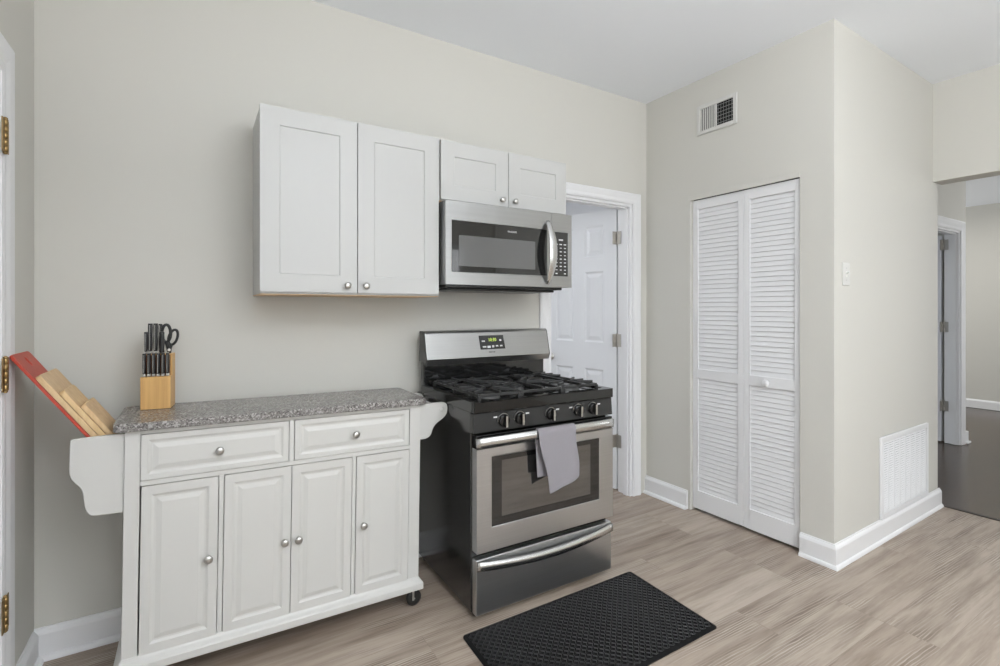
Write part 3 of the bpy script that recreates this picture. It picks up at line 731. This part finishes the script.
for i in range(33):
    t_ = i / 32; x = GL + 0.004 + t_ * (GX1 - GL - 0.015); b_ = math.sin(PI * t_)
    path.append((x, 1.779 - 0.040 * b_ ** 0.6, 0.7495 + 0.012 * b_ ** 0.6))
f.sweep(path, [(-0.009 + 0.0 , -0.017), (-0.012, 0.0), (-0.009, 0.017), (-0.003, 0.021), (0.007, 0.019), (0.009, 0.0), (0.007, -0.019), (-0.003, -0.021)][::-1], up=(0, 0, 1))
obj('handle', f, M_steelv, od, 0.0, label='wide bowed stainless oven handle')
# control panel with five knobs
f = MB(); f.prism([(GL, 1.790, 0.787), (GL, 1.797, 0.8695), (GL, 1.831, 0.8695), (GL, 1.831, 0.787)], (GX1 - GL, 0, 0))
cpn = obj('control_panel', f, simple('dark_grey_panel', (0.022, 0.022, 0.022), 0.2), rng, 0.004, 2, label='dark control panel')
for i, kx in enumerate((1.117, 1.200, 1.366, 1.524, 1.613)):
    nrm = Vector((0, -1, -0.085)).normalized(); c = Vector((kx, 1.7937, 0.831))
    f = MB(); f.lathe(c, nrm, [(0.0255, 0), (0.0270, 0.003), (0.0250, 0.014), (0.0230, 0.0175), (0.004, 0.0185)], 28)
    f.obox(c + nrm * 0.0240, (0.0060, 0, 0), (0, 0, 0.0250), nrm * 0.0085)
    k = obj('control_knob', f, M_black, rng, 0.0012)
    g = MB(); g.lathe(c, nrm, [(0.0290, 0.0), (0.0290, 0.0012)], 28)
    obj('trim_ring', g, M_nickel, k, label='silver ring')
    g = MB(); g.obox(c + nrm * 0.0327, (0.0046, 0, 0), (0, 0, 0.0235), nrm * 0.0002)
    obj('pointer', g, M_nickel, k, label='silver grip face')
for i, kx in enumerate((1.117, 1.200, 1.366, 1.524, 1.613)):
    dxs = {0: -0.039, 1: 0.041, 2: 0.040, 3: -0.041, 4: 0.041}[i]
    f = MB(); f.box(kx + dxs - 0.009, kx + dxs + 0.009, 1.7930, 1.7938, 0.843, 0.849)
    obj('dial_printing', f, M_key, cpn, label='small white dial mark')
# cooktop
f = MB(); f.slab((GL - 0.001, 1.786, 0.9150), (1, 0, 0), (0, 1, 0), (0, 0, 1), GX1 - GL + 0.002, 0.58, 0.044, [(0.03, GX1 - GL - 0.028, 0.045, 0.560)], [(0.012, -0.010), (0.03, -0.014)])
ct = obj('cooktop', f, M_black, rng, 0.005, 3, label='glossy black cooktop')
zc0 = 0.9015
for (bx, by, br_) in ((1.13, 1.945, 0.048), (1.13, 2.215, 0.040), (1.585, 1.945, 0.052), (1.585, 2.215, 0.036), (1.357, 2.08, 0.042)):
    f = MB(); f.lathe((bx, by, zc0 - 0.0003), (0, 0, 1), [(br_ * 1.15, 0), (br_ * 1.1, 0.006), (br_ * 0.85, 0.008), (br_ * 0.85, 0.016)], 28)
    b_ = obj('burner', f, M_burn, rng, label='grey burner base')
    g = MB(); g.lathe((bx, by, zc0 + 0.0157), (0, 0, 1), [(br_ * 0.9, 0), (br_ * 0.95, 0.003), (br_ * 0.9, 0.008), (br_ * 0.3, 0.0095)], 28)
    obj('burner_cap', g, M_iron, b_, label='black burner cap')
def grate(x0, x1, y0, y1, burners):
    f = MB(); zt_ = 0.947; bw = 0.0055
    def bar(a, b, z0=zt_ - 0.013, z1=zt_, w=bw):
        a = Vector((a[0], a[1], 0)); b = Vector((b[0], b[1], 0)); d = (b - a); n = Vector((-d.y, d.x, 0)).normalized() * w
        c = (a + b) / 2 + Vector((0, 0, (z0 + z1) / 2)); f.obox(c, d / 2, n, (0, 0, (z1 - z0) / 2))
    zl = zt_ - 0.016
    for a, b in (((x0, y0), (x1, y0)), ((x1, y0), (x1, y1)), ((x1, y1), (x0, y1)), ((x0, y1), (x0, y0))): bar(a, b, zl - 0.006, zl + 0.006)
    ym = (y0 + y1) / 2
    bar((x0, ym), (x1, ym), zl - 0.006, zl + 0.006)
    for bx, by in burners:
        ya, yb = (y0, ym) if len(burners) > 1 and by < ym else ((ym, y1) if len(burners) > 1 else (y0, y1))
        r0 = 0.024
        # fingers from the frame in towards the burner
        for (ex, ey) in ((x0, by), (x1, by), (bx, ya), (bx, yb), (x0, by - 0.07), (x1, by - 0.07), (x0, by + 0.07), (x1, by + 0.07)):
            d = Vector((bx - ex, by - ey)); l = d.length; q = Vector((ex, ey)) + d * max(0.25, 1 - r0 / l if abs(ey - by) < 0.01 or abs(ex - bx) < 0.01 else 0.55)
            bar((ex, ey), (q.x, q.y))
            f.box(ex - bw, ex + bw, ey - bw, ey + bw, zl - 0.006, zt_)
    for fx in (x0, x1):
        for fy2 in (y0, ym, y1): f.box(fx - 0.007, fx + 0.007, fy2 - 0.007, fy2 + 0.007, zc0 + 0.0003 + (0.008 if fy2 != ym else 0.008), zl)
    return obj('grate', f, M_iron, rng, 0.0018, 1, label='black cast-iron burner grate', weld=False)
grate(1.030, 1.232, 1.848, 2.325, ((1.13, 1.955), (1.13, 2.215)))
grate(1.246, 1.470, 1.848, 2.325, ((1.357, 2.08),))
grate(1.484, 1.688, 1.848, 2.325, ((1.585, 1.955), (1.585, 2.215)))
# backguard
bx0, bx1 = 0.986, 1.748
f = MB(); f.box(bx0 + 0.004, bx1 - 0.004, 2.368, 2.41, 0.8715, 1.030)
obj('lower_backsplash', f, M_black, rng, 0.004, label='glossy black panel under the backguard')
prof = [(2.314, 1.046), (2.344, 1.176), (2.350, 1.185), (2.362, 1.189), (2.405, 1.189), (2.411, 1.183), (2.411, 1.0305), (2.355, 1.0305), (2.335, 1.013), (2.328, 1.014)]
f = MB(); f.prism([(bx0, y, z) for y, z in prof], (bx1 - bx0, 0, 0))
bg = obj('backguard', f, M_steeld, rng, 0.003, 2)
f = MB(); lp = [(y + (0.001 if y < 2.4 else -0.0005), z) for y, z in prof]
for xq in (bx0 - 0.003, bx1 + 0.0002):
    obj('end_cap', MB().prism([(xq, y, z) for y, z in lp], (0.0028, 0, 0)), M_side, rng, label='dark backguard end cap')
sl = Vector((0, 0.030, 0.130)).normalized(); sn = Vector((0, -sl.z, sl.y))
def on_bg(x, s): return Vector((x, 2.314, 1.046)) + sl * s
f = MB(); f.prism([on_bg(1.297, 0.040) + sn * 0.0002, on_bg(1.452, 0.040) + sn * 0.0002, on_bg(1.446, 0.116) + sn * 0.0002, on_bg(1.293, 0.116) + sn * 0.0002], sn * 0.0012)
dp = obj('display', f, M_glass, rng, label='black clock display')
g = text_mb('10:30', 0.026, on_bg(1.349, 0.083) + sn * 0.0014, (1, 0, 0), sl, sn, 0.88)
obj('clock', g, M_clock, dp, label='lit green clock digits')
for x, s, w_, h_ in ((1.318, 0.085, 0.020, 0.008), (1.425, 0.088, 0.013, 0.010), (1.322, 0.054, 0.022, 0.008), (1.350, 0.053, 0.020, 0.012), (1.376, 0.055, 0.014, 0.012), (1.400, 0.057, 0.016, 0.008), (1.427, 0.057, 0.016, 0.008)):
    f = MB(); f.obox(on_bg(x, s) + sn * 0.0015, (w_ / 2, 0, 0), sl * h_ / 2, sn * 0.0002)
    obj('button', f, M_key, dp)
obj('logo', text_mb('FRIGIDAIRE', 0.009, on_bg(1.345, 0.022) + sn * 0.0002, (1, 0, 0), sl, sn, 0.9), M_plastic, bg)
rng.location.x += 0.003; rng.rotation_euler = (0, 0, R(-0.6))

# ------------------------------------------------------------------ dish towel over the oven handle
f = MB(); nx, ns = 26, 46
x0t, x1t = 1.252, 1.458
def towel_pt(u, s):
    """u 0..1 across, s along: negative behind the bar, positive in front"""
    xc = x0t + u * (x1t - x0t)
    hb = math.sin(PI * (xc - GX0) / (GX1 - GX0)) ** 0.6
    yb = 1.779 - 0.040 * hb; zb_ = 0.7495 + 0.012 * hb; ro = 0.0165; zr = 0.026
    lf = 0.260 - 0.046 * u          # front length falls towards the left corner
    lb = 0.190 + 0.02 * u
    if abs(s) < 0.12:
        a = s / 0.12 * PI / 2; y = yb - ro * math.sin(a); z = zb_ + zr * math.cos(a); x = xc
    else:
        q = (abs(s) - 0.12) / 0.88
        if s > 0:
            y = yb - ro - 0.004 * math.sin(9 * u + 1) * q - 0.010 * q * math.sin(PI * u); z = zb_ - q * lf
            x = xc + 0.058 * q * (1 - u) + 0.022 * q * u - 0.004 * math.sin(q * 7)
        else:
            y = yb + ro - 0.004 + 0.004 * math.sin(8 * u) * q; z = zb_ - q * lb
            y = min(y, 1.7815)
            x = xc + 0.012 * q
    return (x, y, z)
vs = [towel_pt(i / nx, -1 + 2 * j / ns) for j in range(ns + 1) for i in range(nx + 1)]
f.add(vs, [(j * (nx + 1) + i, j * (nx + 1) + i + 1, (j + 1) * (nx + 1) + i + 1, (j + 1) * (nx + 1) + i) for j in range(ns) for i in range(nx)], True)
tw = recentre(obj('dish_towel', f, M_towel)); tag(tw, 'grey-lilac dish towel hanging over the oven door handle', 'towel')
sd = tw.modifiers.new('thickness', 'SOLIDIFY'); sd.thickness = 0.004; sd.offset = 0
ss = tw.modifiers.new('soften', 'SUBSURF'); ss.levels = 1; ss.render_levels = 1

# ------------------------------------------------------------------ floor mat
mat = thing('floor_mat', 'black rubber floor mat with raised woven pattern in front of the stove', 'mat', (1.37, 1.52, 0))
A = Vector((0.902, 1.762)); ux = Vector((1, 0.002)).normalized(); uy = Vector((-0.035, -1)).normalized(); mw_, mh_ = 0.935, 0.50
P3 = lambda a, b, z: Vector((A.x + ux.x * a + uy.x * b, A.y + ux.y * a + uy.y * b, z))
f = MB(); loops = [(0, 0.0006), (0.0, 0.004), (0.014, 0.0105), (0.017, 0.0075)]
vs = []
for ins, z in loops:
    lp = rounded_poly([(ins, ins, z), (mw_ - ins, ins, z), (mw_ - ins, mh_ - ins, z), (ins, mh_ - ins, z)], [max(0.018 - ins * 0.5, 0.004)] * 4, 4)
    vs += [P3(p.x, p.y, p.z) for p in lp]
n = len(vs) // 4
f.add(vs, [(k * n + i, k * n + (i + 1) % n, (k + 1) * n + (i + 1) % n, (k + 1) * n + i) for k in range(3) for i in range(n)] + [tuple(range(n)), tuple(range(3 * n, 4 * n))])
obj('base', f, M_rubber, mat)
f = MB(); p = 0.0155; l = 0.0115; w_ = 0.0042
nx_, ny_ = int((mw_ - 0.05) / p), int((mh_ - 0.05) / p)
for i in range(nx_ + 1):
    for j in range(ny_ + 1):
        a, b = 0.026 + i * p, 0.026 + j * p; s = 1 if (i + j) % 2 else -1
        d = (P3(1, s, 0) - P3(0, 0, 0)).normalized(); nn = Vector((-d.y, d.x, 0)); c = P3(a, b, 0)
        q = [c - d * l - nn * w_, c + d * l - nn * w_, c + d * l + nn * w_, c - d * l + nn * w_]
        q2 = [c - d * l * 0.8 - nn * w_ * 0.5, c + d * l * 0.8 - nn * w_ * 0.5, c + d * l * 0.8 + nn * w_ * 0.5, c - d * l * 0.8 + nn * w_ * 0.5]
        f.add([v + Vector((0, 0, 0.0076)) for v in q] + [v + Vector((0, 0, 0.0110)) for v in q2], [(4, 5, 6, 7), (0, 1, 5, 4), (1, 2, 6, 5), (2, 3, 7, 6), (3, 0, 4, 7)])
obj('raised_tread', f, simple('lighter_black_rubber', (0.013, 0.013, 0.0135), 0.5, spec=0.3), mat, weld=False, label='raised woven tread')  # treads a lighter black than the base, for pattern contrast

# ------------------------------------------------------------------ knife block, knives, scissors
ZT = 0.920 - (-0.13 - 0.315) * -0.0192 + 0.0170 + 0.0006     # granite surface under the block
ZT = 0.9170 + 0.489 * 0.01396 + 0.0003
kb = thing('knife_block', 'pale wooden knife block at the left end of the granite top', 'knife block', (-0.176, 2.284, ZT))
kw, kd, kh, kr = 0.096, 0.088, 0.122, 0.205
X0, Y0 = -0.176, 2.284
f = MB()
f.prism([(X0, Y0, ZT), (X0, Y0, ZT + kh), (X0, Y0 + 0.030, ZT + kh), (X0, Y0 + 0.030, ZT + kr), (X0, Y0 + kd, ZT + kr), (X0, Y0 + kd, ZT)], (kw, 0, 0))
obj('block', f, M_block, kb, 0.0015, 2)
f = MB(); f.box(X0 + 0.006, X0 + kw - 0.006, Y0 + 0.0296, Y0 + 0.0299, ZT + kh + 0.001, ZT + kr - 0.004)
obj('slot_face', f, wood('dark_slot_face', srgb(96, 60, 36), srgb(120, 78, 48)), kb, label='dark brown slotted face')
Rz = Matrix.Rotation(R(-8), 4, 'Z'); piv = Vector((X0, Y0, ZT))
def kpos(dx, dy, z): return piv + (Rz @ Vector((dx, dy, z)))
def knife(name, label, cat, dx, dy, zbase, hl, hw, ht, group, tip=True):
    t = thing(name, label, cat, kpos(dx, dy, zbase), group)
    o = Vector(t.location)
    f = MB()
    secs = [(0.0, 0.80), (0.10, 0.92), (0.35, 0.98), (0.6, 0.90), (0.85, 1.0), (1.0, 0.92)]
    vs = []; n = 10
    for q, k in secs:
        for i in range(n):
            a = 2 * PI * i / n; ca, sa = math.cos(a), math.sin(a)
            vs.append(o + Vector((hw / 2 * k * math.copysign(abs(ca) ** 0.6, ca), ht / 2 * k * math.copysign(abs(sa) ** 0.6, sa), 0.010 + q * (hl - 0.010))))
    f.add(vs, [(k * n + i, k * n + (i + 1) % n, (k + 1) * n + (i + 1) % n, (k + 1) * n + i) for k in range(len(secs) - 1) for i in range(n)], True)
    f.add(vs[:n], [tuple(range(n))]); f.add(vs[-n:], [tuple(range(n))])
    h = obj('handle', f, M_plastic, t)
    g = MB(); g.box(o.x - hw * 0.42, o.x + hw * 0.42, o.y - ht * 0.40, o.y + ht * 0.40, o.z + 0.0005, o.z + 0.0105)
    obj('bolster', g, M_nickel, t, 0.001, label='steel bolster')
    g = MB(); e = 0.0007
    g.box(o.x - e * 3.2, o.x - e, o.y - ht / 2 - e * 0.7, o.y - ht / 2 + 0.003, o.z + 0.014, o.z + hl - 0.006)
    obj('tang_edge', g, M_nickel, t, label='thin steel edge of the tang'); g = MB()
    g.box(o.x - hw * 0.34, o.x + hw * 0.34, o.y - ht * 0.36, o.y + ht * 0.36, o.z + hl - 0.001, o.z + hl + 0.0012)
    obj('butt_cap', g, M_nickel, t, label='steel butt cap')
    t.rotation_euler = (0, 0, R(-8))
    return t
names = ['leftmost', 'second from the left', 'third from the left', 'fourth from the left', 'fifth from the left', 'rightmost']
for i in range(6):
    knife('steak_knife', 'short black-handled steak knife, %s in the front row of the block' % names[i], 'knife', 0.0095 + i * 0.0150, 0.014, kh, 0.088, 0.0118, 0.014, 'steak knives in the front row')
big = [(0.0095, 0.042, 0.090, 'shortest black-handled knife, at the left of the rear row', 0.012),
       (0.020, 0.058, 0.122, 'tall black-handled knife, left of the three tallest in the rear row', 0.0160),
       (0.037, 0.058, 0.122, 'tall black-handled knife, middle of the three tallest in the rear row', 0.0155),
       (0.0525, 0.060, 0.120, 'tall black-handled knife, right of the three tallest, beside the scissors', 0.0135)]
for dx, dy, hl, lb, hw in big:
    knife('kitchen_knife', lb, 'knife', dx, dy, kr, hl - 0.005, hw, 0.017, 'large knives in the rear row')
# scissors: two looped handles rising from the block
sc = thing('kitchen_scissors', 'black-handled kitchen scissors standing at the right of the knife block', 'scissors', kpos(0.079, 0.052, kr))
o = Vector(sc.location)
def loop(cx, cz, rx, rz, rot, r):
    pts = []
    for i in range(24):
        a = 2 * PI * i / 24; x, z = rx * math.cos(a), rz * math.sin(a)
        pts.append(o + Vector((cx + x * math.cos(rot) - z * math.sin(rot), 0, cz + x * math.sin(rot) + z * math.cos(rot))))
    return pts
f = MB(); f.tube(loop(-0.006, 0.078, 0.014, 0.034, 0.0, 0), 0.0055, 8, (0, 1, 0), True); f.tube([o + Vector((0.004, 0, 0.0)), o + Vector((-0.002, 0, 0.03)), o + Vector((-0.006, 0, 0.046))], 0.0065, 8, (0, 1, 0))
obj('handle_loop', f, M_plastic, sc, label='taller black finger loop')
f = MB(); f.tube([p + Vector((0, 0.012, 0)) for p in loop(0.016, 0.062, 0.014, 0.030, -0.25, 0)], 0.0050, 8, (0, 1, 0), True); f.tube([o + Vector((0.004, 0.012, 0.0)), o + Vector((0.006, 0.012, 0.02)), o + Vector((0.010, 0.012, 0.034))], 0.006, 8, (0, 1, 0))
obj('handle_loop', f, M_plastic, sc, label='lower black finger loop')
f = MB(); f.lathe(o + Vector((0.003, -0.0075, 0.014)), (0, -1, 0), [(0.006, 0), (0.006, 0.003), (0.004, 0.004)], 14)
obj('pivot_screw', f, M_nickel, sc, label='steel pivot screw')
st_ = thing('sharpening_steel', 'black-handled sharpening steel with round grip left of the scissors', 'knife sharpener', kpos(0.061, 0.040, kr))
o = Vector(st_.location)
f = MB(); f.lathe(o + Vector((0, 0, 0.004)), (0, 0, 1), [(0.006, 0), (0.009, 0.004), (0.0075, 0.012), (0.0095, 0.045), (0.0075, 0.068), (0.0085, 0.078), (0.003, 0.083)], 14)
obj('grip', f, M_plastic, st_)
f = MB(); f.lathe(o + Vector((0, 0, 0.0004)), (0, 0, 1), [(0.0035, 0), (0.0035, 0.0036)], 12)
obj('rod', f, M_nickel, st_, label='steel rod')
kb.rotation_euler = (0, 0, R(-8))

# ------------------------------------------------------------------ cutting boards leaning in the side rack against the left door frame
tl = math.atan2(0.188, 0.275)
D = Vector((-math.sin(tl), 0, math.cos(tl))); Nn = Vector((math.cos(tl), 0, math.sin(tl))); Yv = Vector((0, 1, 0))
Q0 = Vector((-0.486, 0, 1.160))           # reference line of the lowest board's upper face
def board(label, off, thick, top, bot, y0, y1, rad, mat, hole=None, neck=None, name='cutting_board'):
    """off: height of the upper face above the reference plane; top/bot: distance down the slope from Q0"""
    def P(s, y, n): return Q0 - D * s + Nn * n + Yv * y
    f = MB()
    pts = rounded_poly([(top, y0, 0), (top, y1, 0), (bot, y1, 0), (bot, y0, 0)], [rad, rad, 0.01, 0.01], 6)
    if hole:                                # finer outline so that the slot is smooth
        pts = [pts[i].lerp(pts[(i + 1) % len(pts)], k / 6) for i in range(len(pts)) for k in range(6)]
    n = len(pts)
    if not hole:
        f.prism([P(p.x, p.y, off - thick) for p in pts], Nn * thick)
    else:
        hs, hy_, ha, hb = hole
        m = n; hp = []
        for p in pts:                         # hole loop with the same vertex count, matched by angle
            a = math.atan2((p.y - hy_), (p.x - hs)); hp.append((hs + ha * math.cos(a), hy_ + hb * math.sin(a)))
        lo = [P(p.x, p.y, off - thick) for p in pts]; hi = [P(p.x, p.y, off) for p in pts]
        lh = [P(a, b, off - thick) for a, b in hp]; hh_ = [P(a, b, off) for a, b in hp]
        f.add(lo + hi + lh + hh_, [q for i in range(n) for j in [(i + 1) % n] for q in ((i, j, n + j, n + i), (n + i, n + j, 3 * n + j, 3 * n + i), (2 * n + i, 2 * n + j, j, i), (3 * n + i, 3 * n + j, 2 * n + j, 2 * n + i))])
    o = obj(name, f, mat, None, 0.002, 2)
    return tag(recentre(o), label, 'cutting board', 'cutting boards in the side rack')
board('red plastic cutting board with hanging slot, lowest of the leaning stack', 0.000, 0.009, 0.000, 0.458, 2.100, 2.288, 0.016, M_red, hole=(0.036, 2.195, 0.018, 0.011))
board('large beech cutting board lying directly on the red one', 0.017, 0.016, 0.092, 0.438, 2.100, 2.325, 0.018, M_board)
board('medium maple cutting board, third in the leaning stack', 0.034, 0.016, 0.168, 0.412, 2.102, 2.262, 0.018, M_board2)
board('small pale cutting board on top of the leaning stack', 0.050, 0.015, 0.240, 0.390, 2.104, 2.262, 0.012, M_board)

# ------------------------------------------------------------------ wall fittings
# ceiling-height air vent on the closet wall
av = thing('air_vent', 'small grey-white air register high on the closet wall', 'vent', (XC, 1.913, 2.406))
f = MB(); y0, y1, z0, z1 = 1.775, 2.051, 2.406, 2.590
def ring(f, xa, xb, y0, y1, z0, z1, b):
    f.box(xa, xb, y0, y0 + b, z0, z1); f.box(xa, xb, y1 - b, y1, z0, z1); f.box(xa, xb, y0 + b, y1 - b, z0, z0 + b); f.box(xa, xb, y0 + b, y1 - b, z1 - b, z1)
xf = XC - 0.012
M_vent = simple('grey_white_register', srgb(208, 207, 203), 0.5)
ring(f, xf, XC - 0.0005, y0, y1, z0, z1, 0.024); f.box(xf, XC - 0.0005, 1.910, 1.918, z0 + 0.024, z1 - 0.024)
obj('frame', f, M_vent, av, 0.003)
f = MB(); f.box(XC - 0.002, XC - 0.0008, y0 + 0.022, y1 - 0.022, z0 + 0.022, z1 - 0.022)  # black sheet paints the shade inside the duct, no hole behind it
obj('duct_shade', f, M_dark, av, label='black plate for the shade inside the duct')
f = MB(); n = 7
for i in range(n):
    y = 1.920 + (i + 0.5) * (y1 - 0.024 - 1.920) / n
    f.obox((XC - 0.006, y, (z0 + z1) / 2), (0.0016, 0.0062, 0), (0.0006, -0.0002, 0), (0, 0, (z1 - z0) / 2 - 0.023))
obj('vertical_vane', f, M_vent, av)
f = MB()
for i in range(6):
    z = z0 + 0.026 + (i + 0.5) * (z1 - z0 - 0.052) / 6
    f.obox((XC - 0.005, (y0 + 0.024 + 1.910) / 2, z), (0, (1.910 - y0 - 0.024) / 2, 0), (0.003, 0, 0.0022), (0.0003, 0, -0.0005))
for i in range(6):
    y = y0 + 0.026 + (i + 0.5) * (1.910 - y0 - 0.028) / 6
    f.box(XC - 0.0075, XC - 0.0065, y - 0.0008, y + 0.0008, z0 + 0.024, z1 - 0.024)
obj('horizontal_vane', f, simple('grey_vane', srgb(150, 150, 148), 0.5), av, label='grey open vanes')
# return air grille low on the closet side wall
rg = thing('return_grille', 'white return air grille low on the closet side wall', 'vent', (3.605, ys_(3.605), 0.115))
f = MB(); x0, x1, z0, z1 = 3.272, 3.975, 0.121, 0.580
def rbox(f, a, b, d0, d1, za, zb):      # box on the slightly skewed wall; d: out of the wall
    vs = [(x, ys_(x) - d, z) for z in (za, zb) for d in (d1, d0) for x in (a, b)]
    f.add(vs, [(0, 2, 3, 1), (4, 5, 7, 6), (0, 1, 5, 4), (2, 6, 7, 3), (0, 4, 6, 2), (1, 3, 7, 5)])
bd = 0.030
rbox(f, x0, x0 + bd, 0.0005, 0.014, z0, z1); rbox(f, x1 - bd, x1, 0.0005, 0.014, z0, z1); rbox(f, x0 + bd, x1 - bd, 0.0005, 0.014, z0, z0 + bd); rbox(f, x0 + bd, x1 - bd, 0.0005, 0.014, z1 - bd, z1)
obj('frame', f, M_trim, rg, 0.003)
f = MB(); rbox(f, x0 + bd, x1 - bd, 0.0005, 0.002, z0 + bd, z1 - bd)
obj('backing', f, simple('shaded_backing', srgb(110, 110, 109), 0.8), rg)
f = MB(); n = 30
for i in range(n):
    z = z0 + bd + (i + 0.5) * (z1 - z0 - 2 * bd) / n
    f.obox(((x0 + x1) / 2, ys_((x0 + x1) / 2) - 0.0075, z), ((x1 - x0) / 2 - bd, TH * ((x1 - x0) / 2 - bd), 0), (0, -0.0030, -0.0036), (0, -0.0004, 0.0005))
obj('louver', f, M_trim, rg, label='fine white slats', weld=False)
f = MB(); n = 8
for i in range(1, n):
    x = x0 + bd + i * (x1 - x0 - 2 * bd) / n; rbox(f, x - 0.0015, x + 0.0015, 0.002, 0.0090, z0 + bd, z1 - bd)
obj('divider', f, M_trim, rg)
# light switch
sw = thing('light_switch', 'white light switch on the closet side wall', 'light switch', (2.862, ys_(2.862), 1.425))
f = MB(); rbox(f, 2.823, 2.901, 0.0003, 0.006, 1.424, 1.542)
obj('plate', f, M_vent, sw, 0.003, 3)
f = MB(); rbox(f, 2.8555, 2.8685, 0.006, 0.0072, 1.468, 1.498); f.obox((2.862, ys_(2.862) - 0.0125, 1.488), (0.0045, 0, 0), (0, 0.006, -0.004), (0, 0.002, 0.004))
obj('toggle', f, simple('ivory_toggle', srgb(225, 224, 218), 0.3), sw)
for z in (1.452, 1.514):
    f = MB(); f.lathe((2.862, ys_(2.862) - 0.006, z), (0, -1, 0), [(0.0032, 0), (0.003, 0.0008), (0.001, 0.0011)], 10)
    obj('screw', f, M_nickel, sw, label='small plate screw')
# unseen canopy and stem, added above the point fill light
lp = thing('fill_light_stem', 'added canopy and stem above the unseen fill light', 'lamp', (1.2, -0.9, ZC))
f = MB(); f.lathe((1.2, -0.9, ZC - 0.03), (0, 0, 1), [(0.05, 0), (0.065, 0.006), (0.065, 0.0295)], 24)
obj('canopy', f, M_nickel, lp)
f = MB(); f.lathe((1.2, -0.9, 2.33), (0, 0, 1), [(0.03, 0), (0.03, 0.03), (0.005, 0.035), (0.005, ZC - 2.36)], 12)
obj('stem', f, M_nickel, lp)
# stand added out of view around the upward bounce light
ul = thing('bounce_light_stand', 'added stand for the bounce light behind the camera', 'lamp', (0.9, -1.0, 0.0005))
f = MB(); f.lathe((0.9, -1.0, 0.0005), (0, 0, 1), [(0.14, 0), (0.14, 0.015), (0.03, 0.03), (0.012, 0.04)], 28)
obj('base', f, M_nickel, ul)
f = MB(); f.lathe((0.9, -1.0, 0.0406), (0, 0, 1), [(0.012, 0), (0.012, 1.63)], 14)
obj('pole', f, M_nickel, ul)
f = MB(); f.lathe((0.9, -1.0, 1.671), (0, 0, 1), [(0.03, 0), (0.12, 0.06), (0.22, 0.16), (0.215, 0.16), (0.115, 0.065), (0.02, 0.01)], 28)
obj('shade', f, M_nickel, ul)
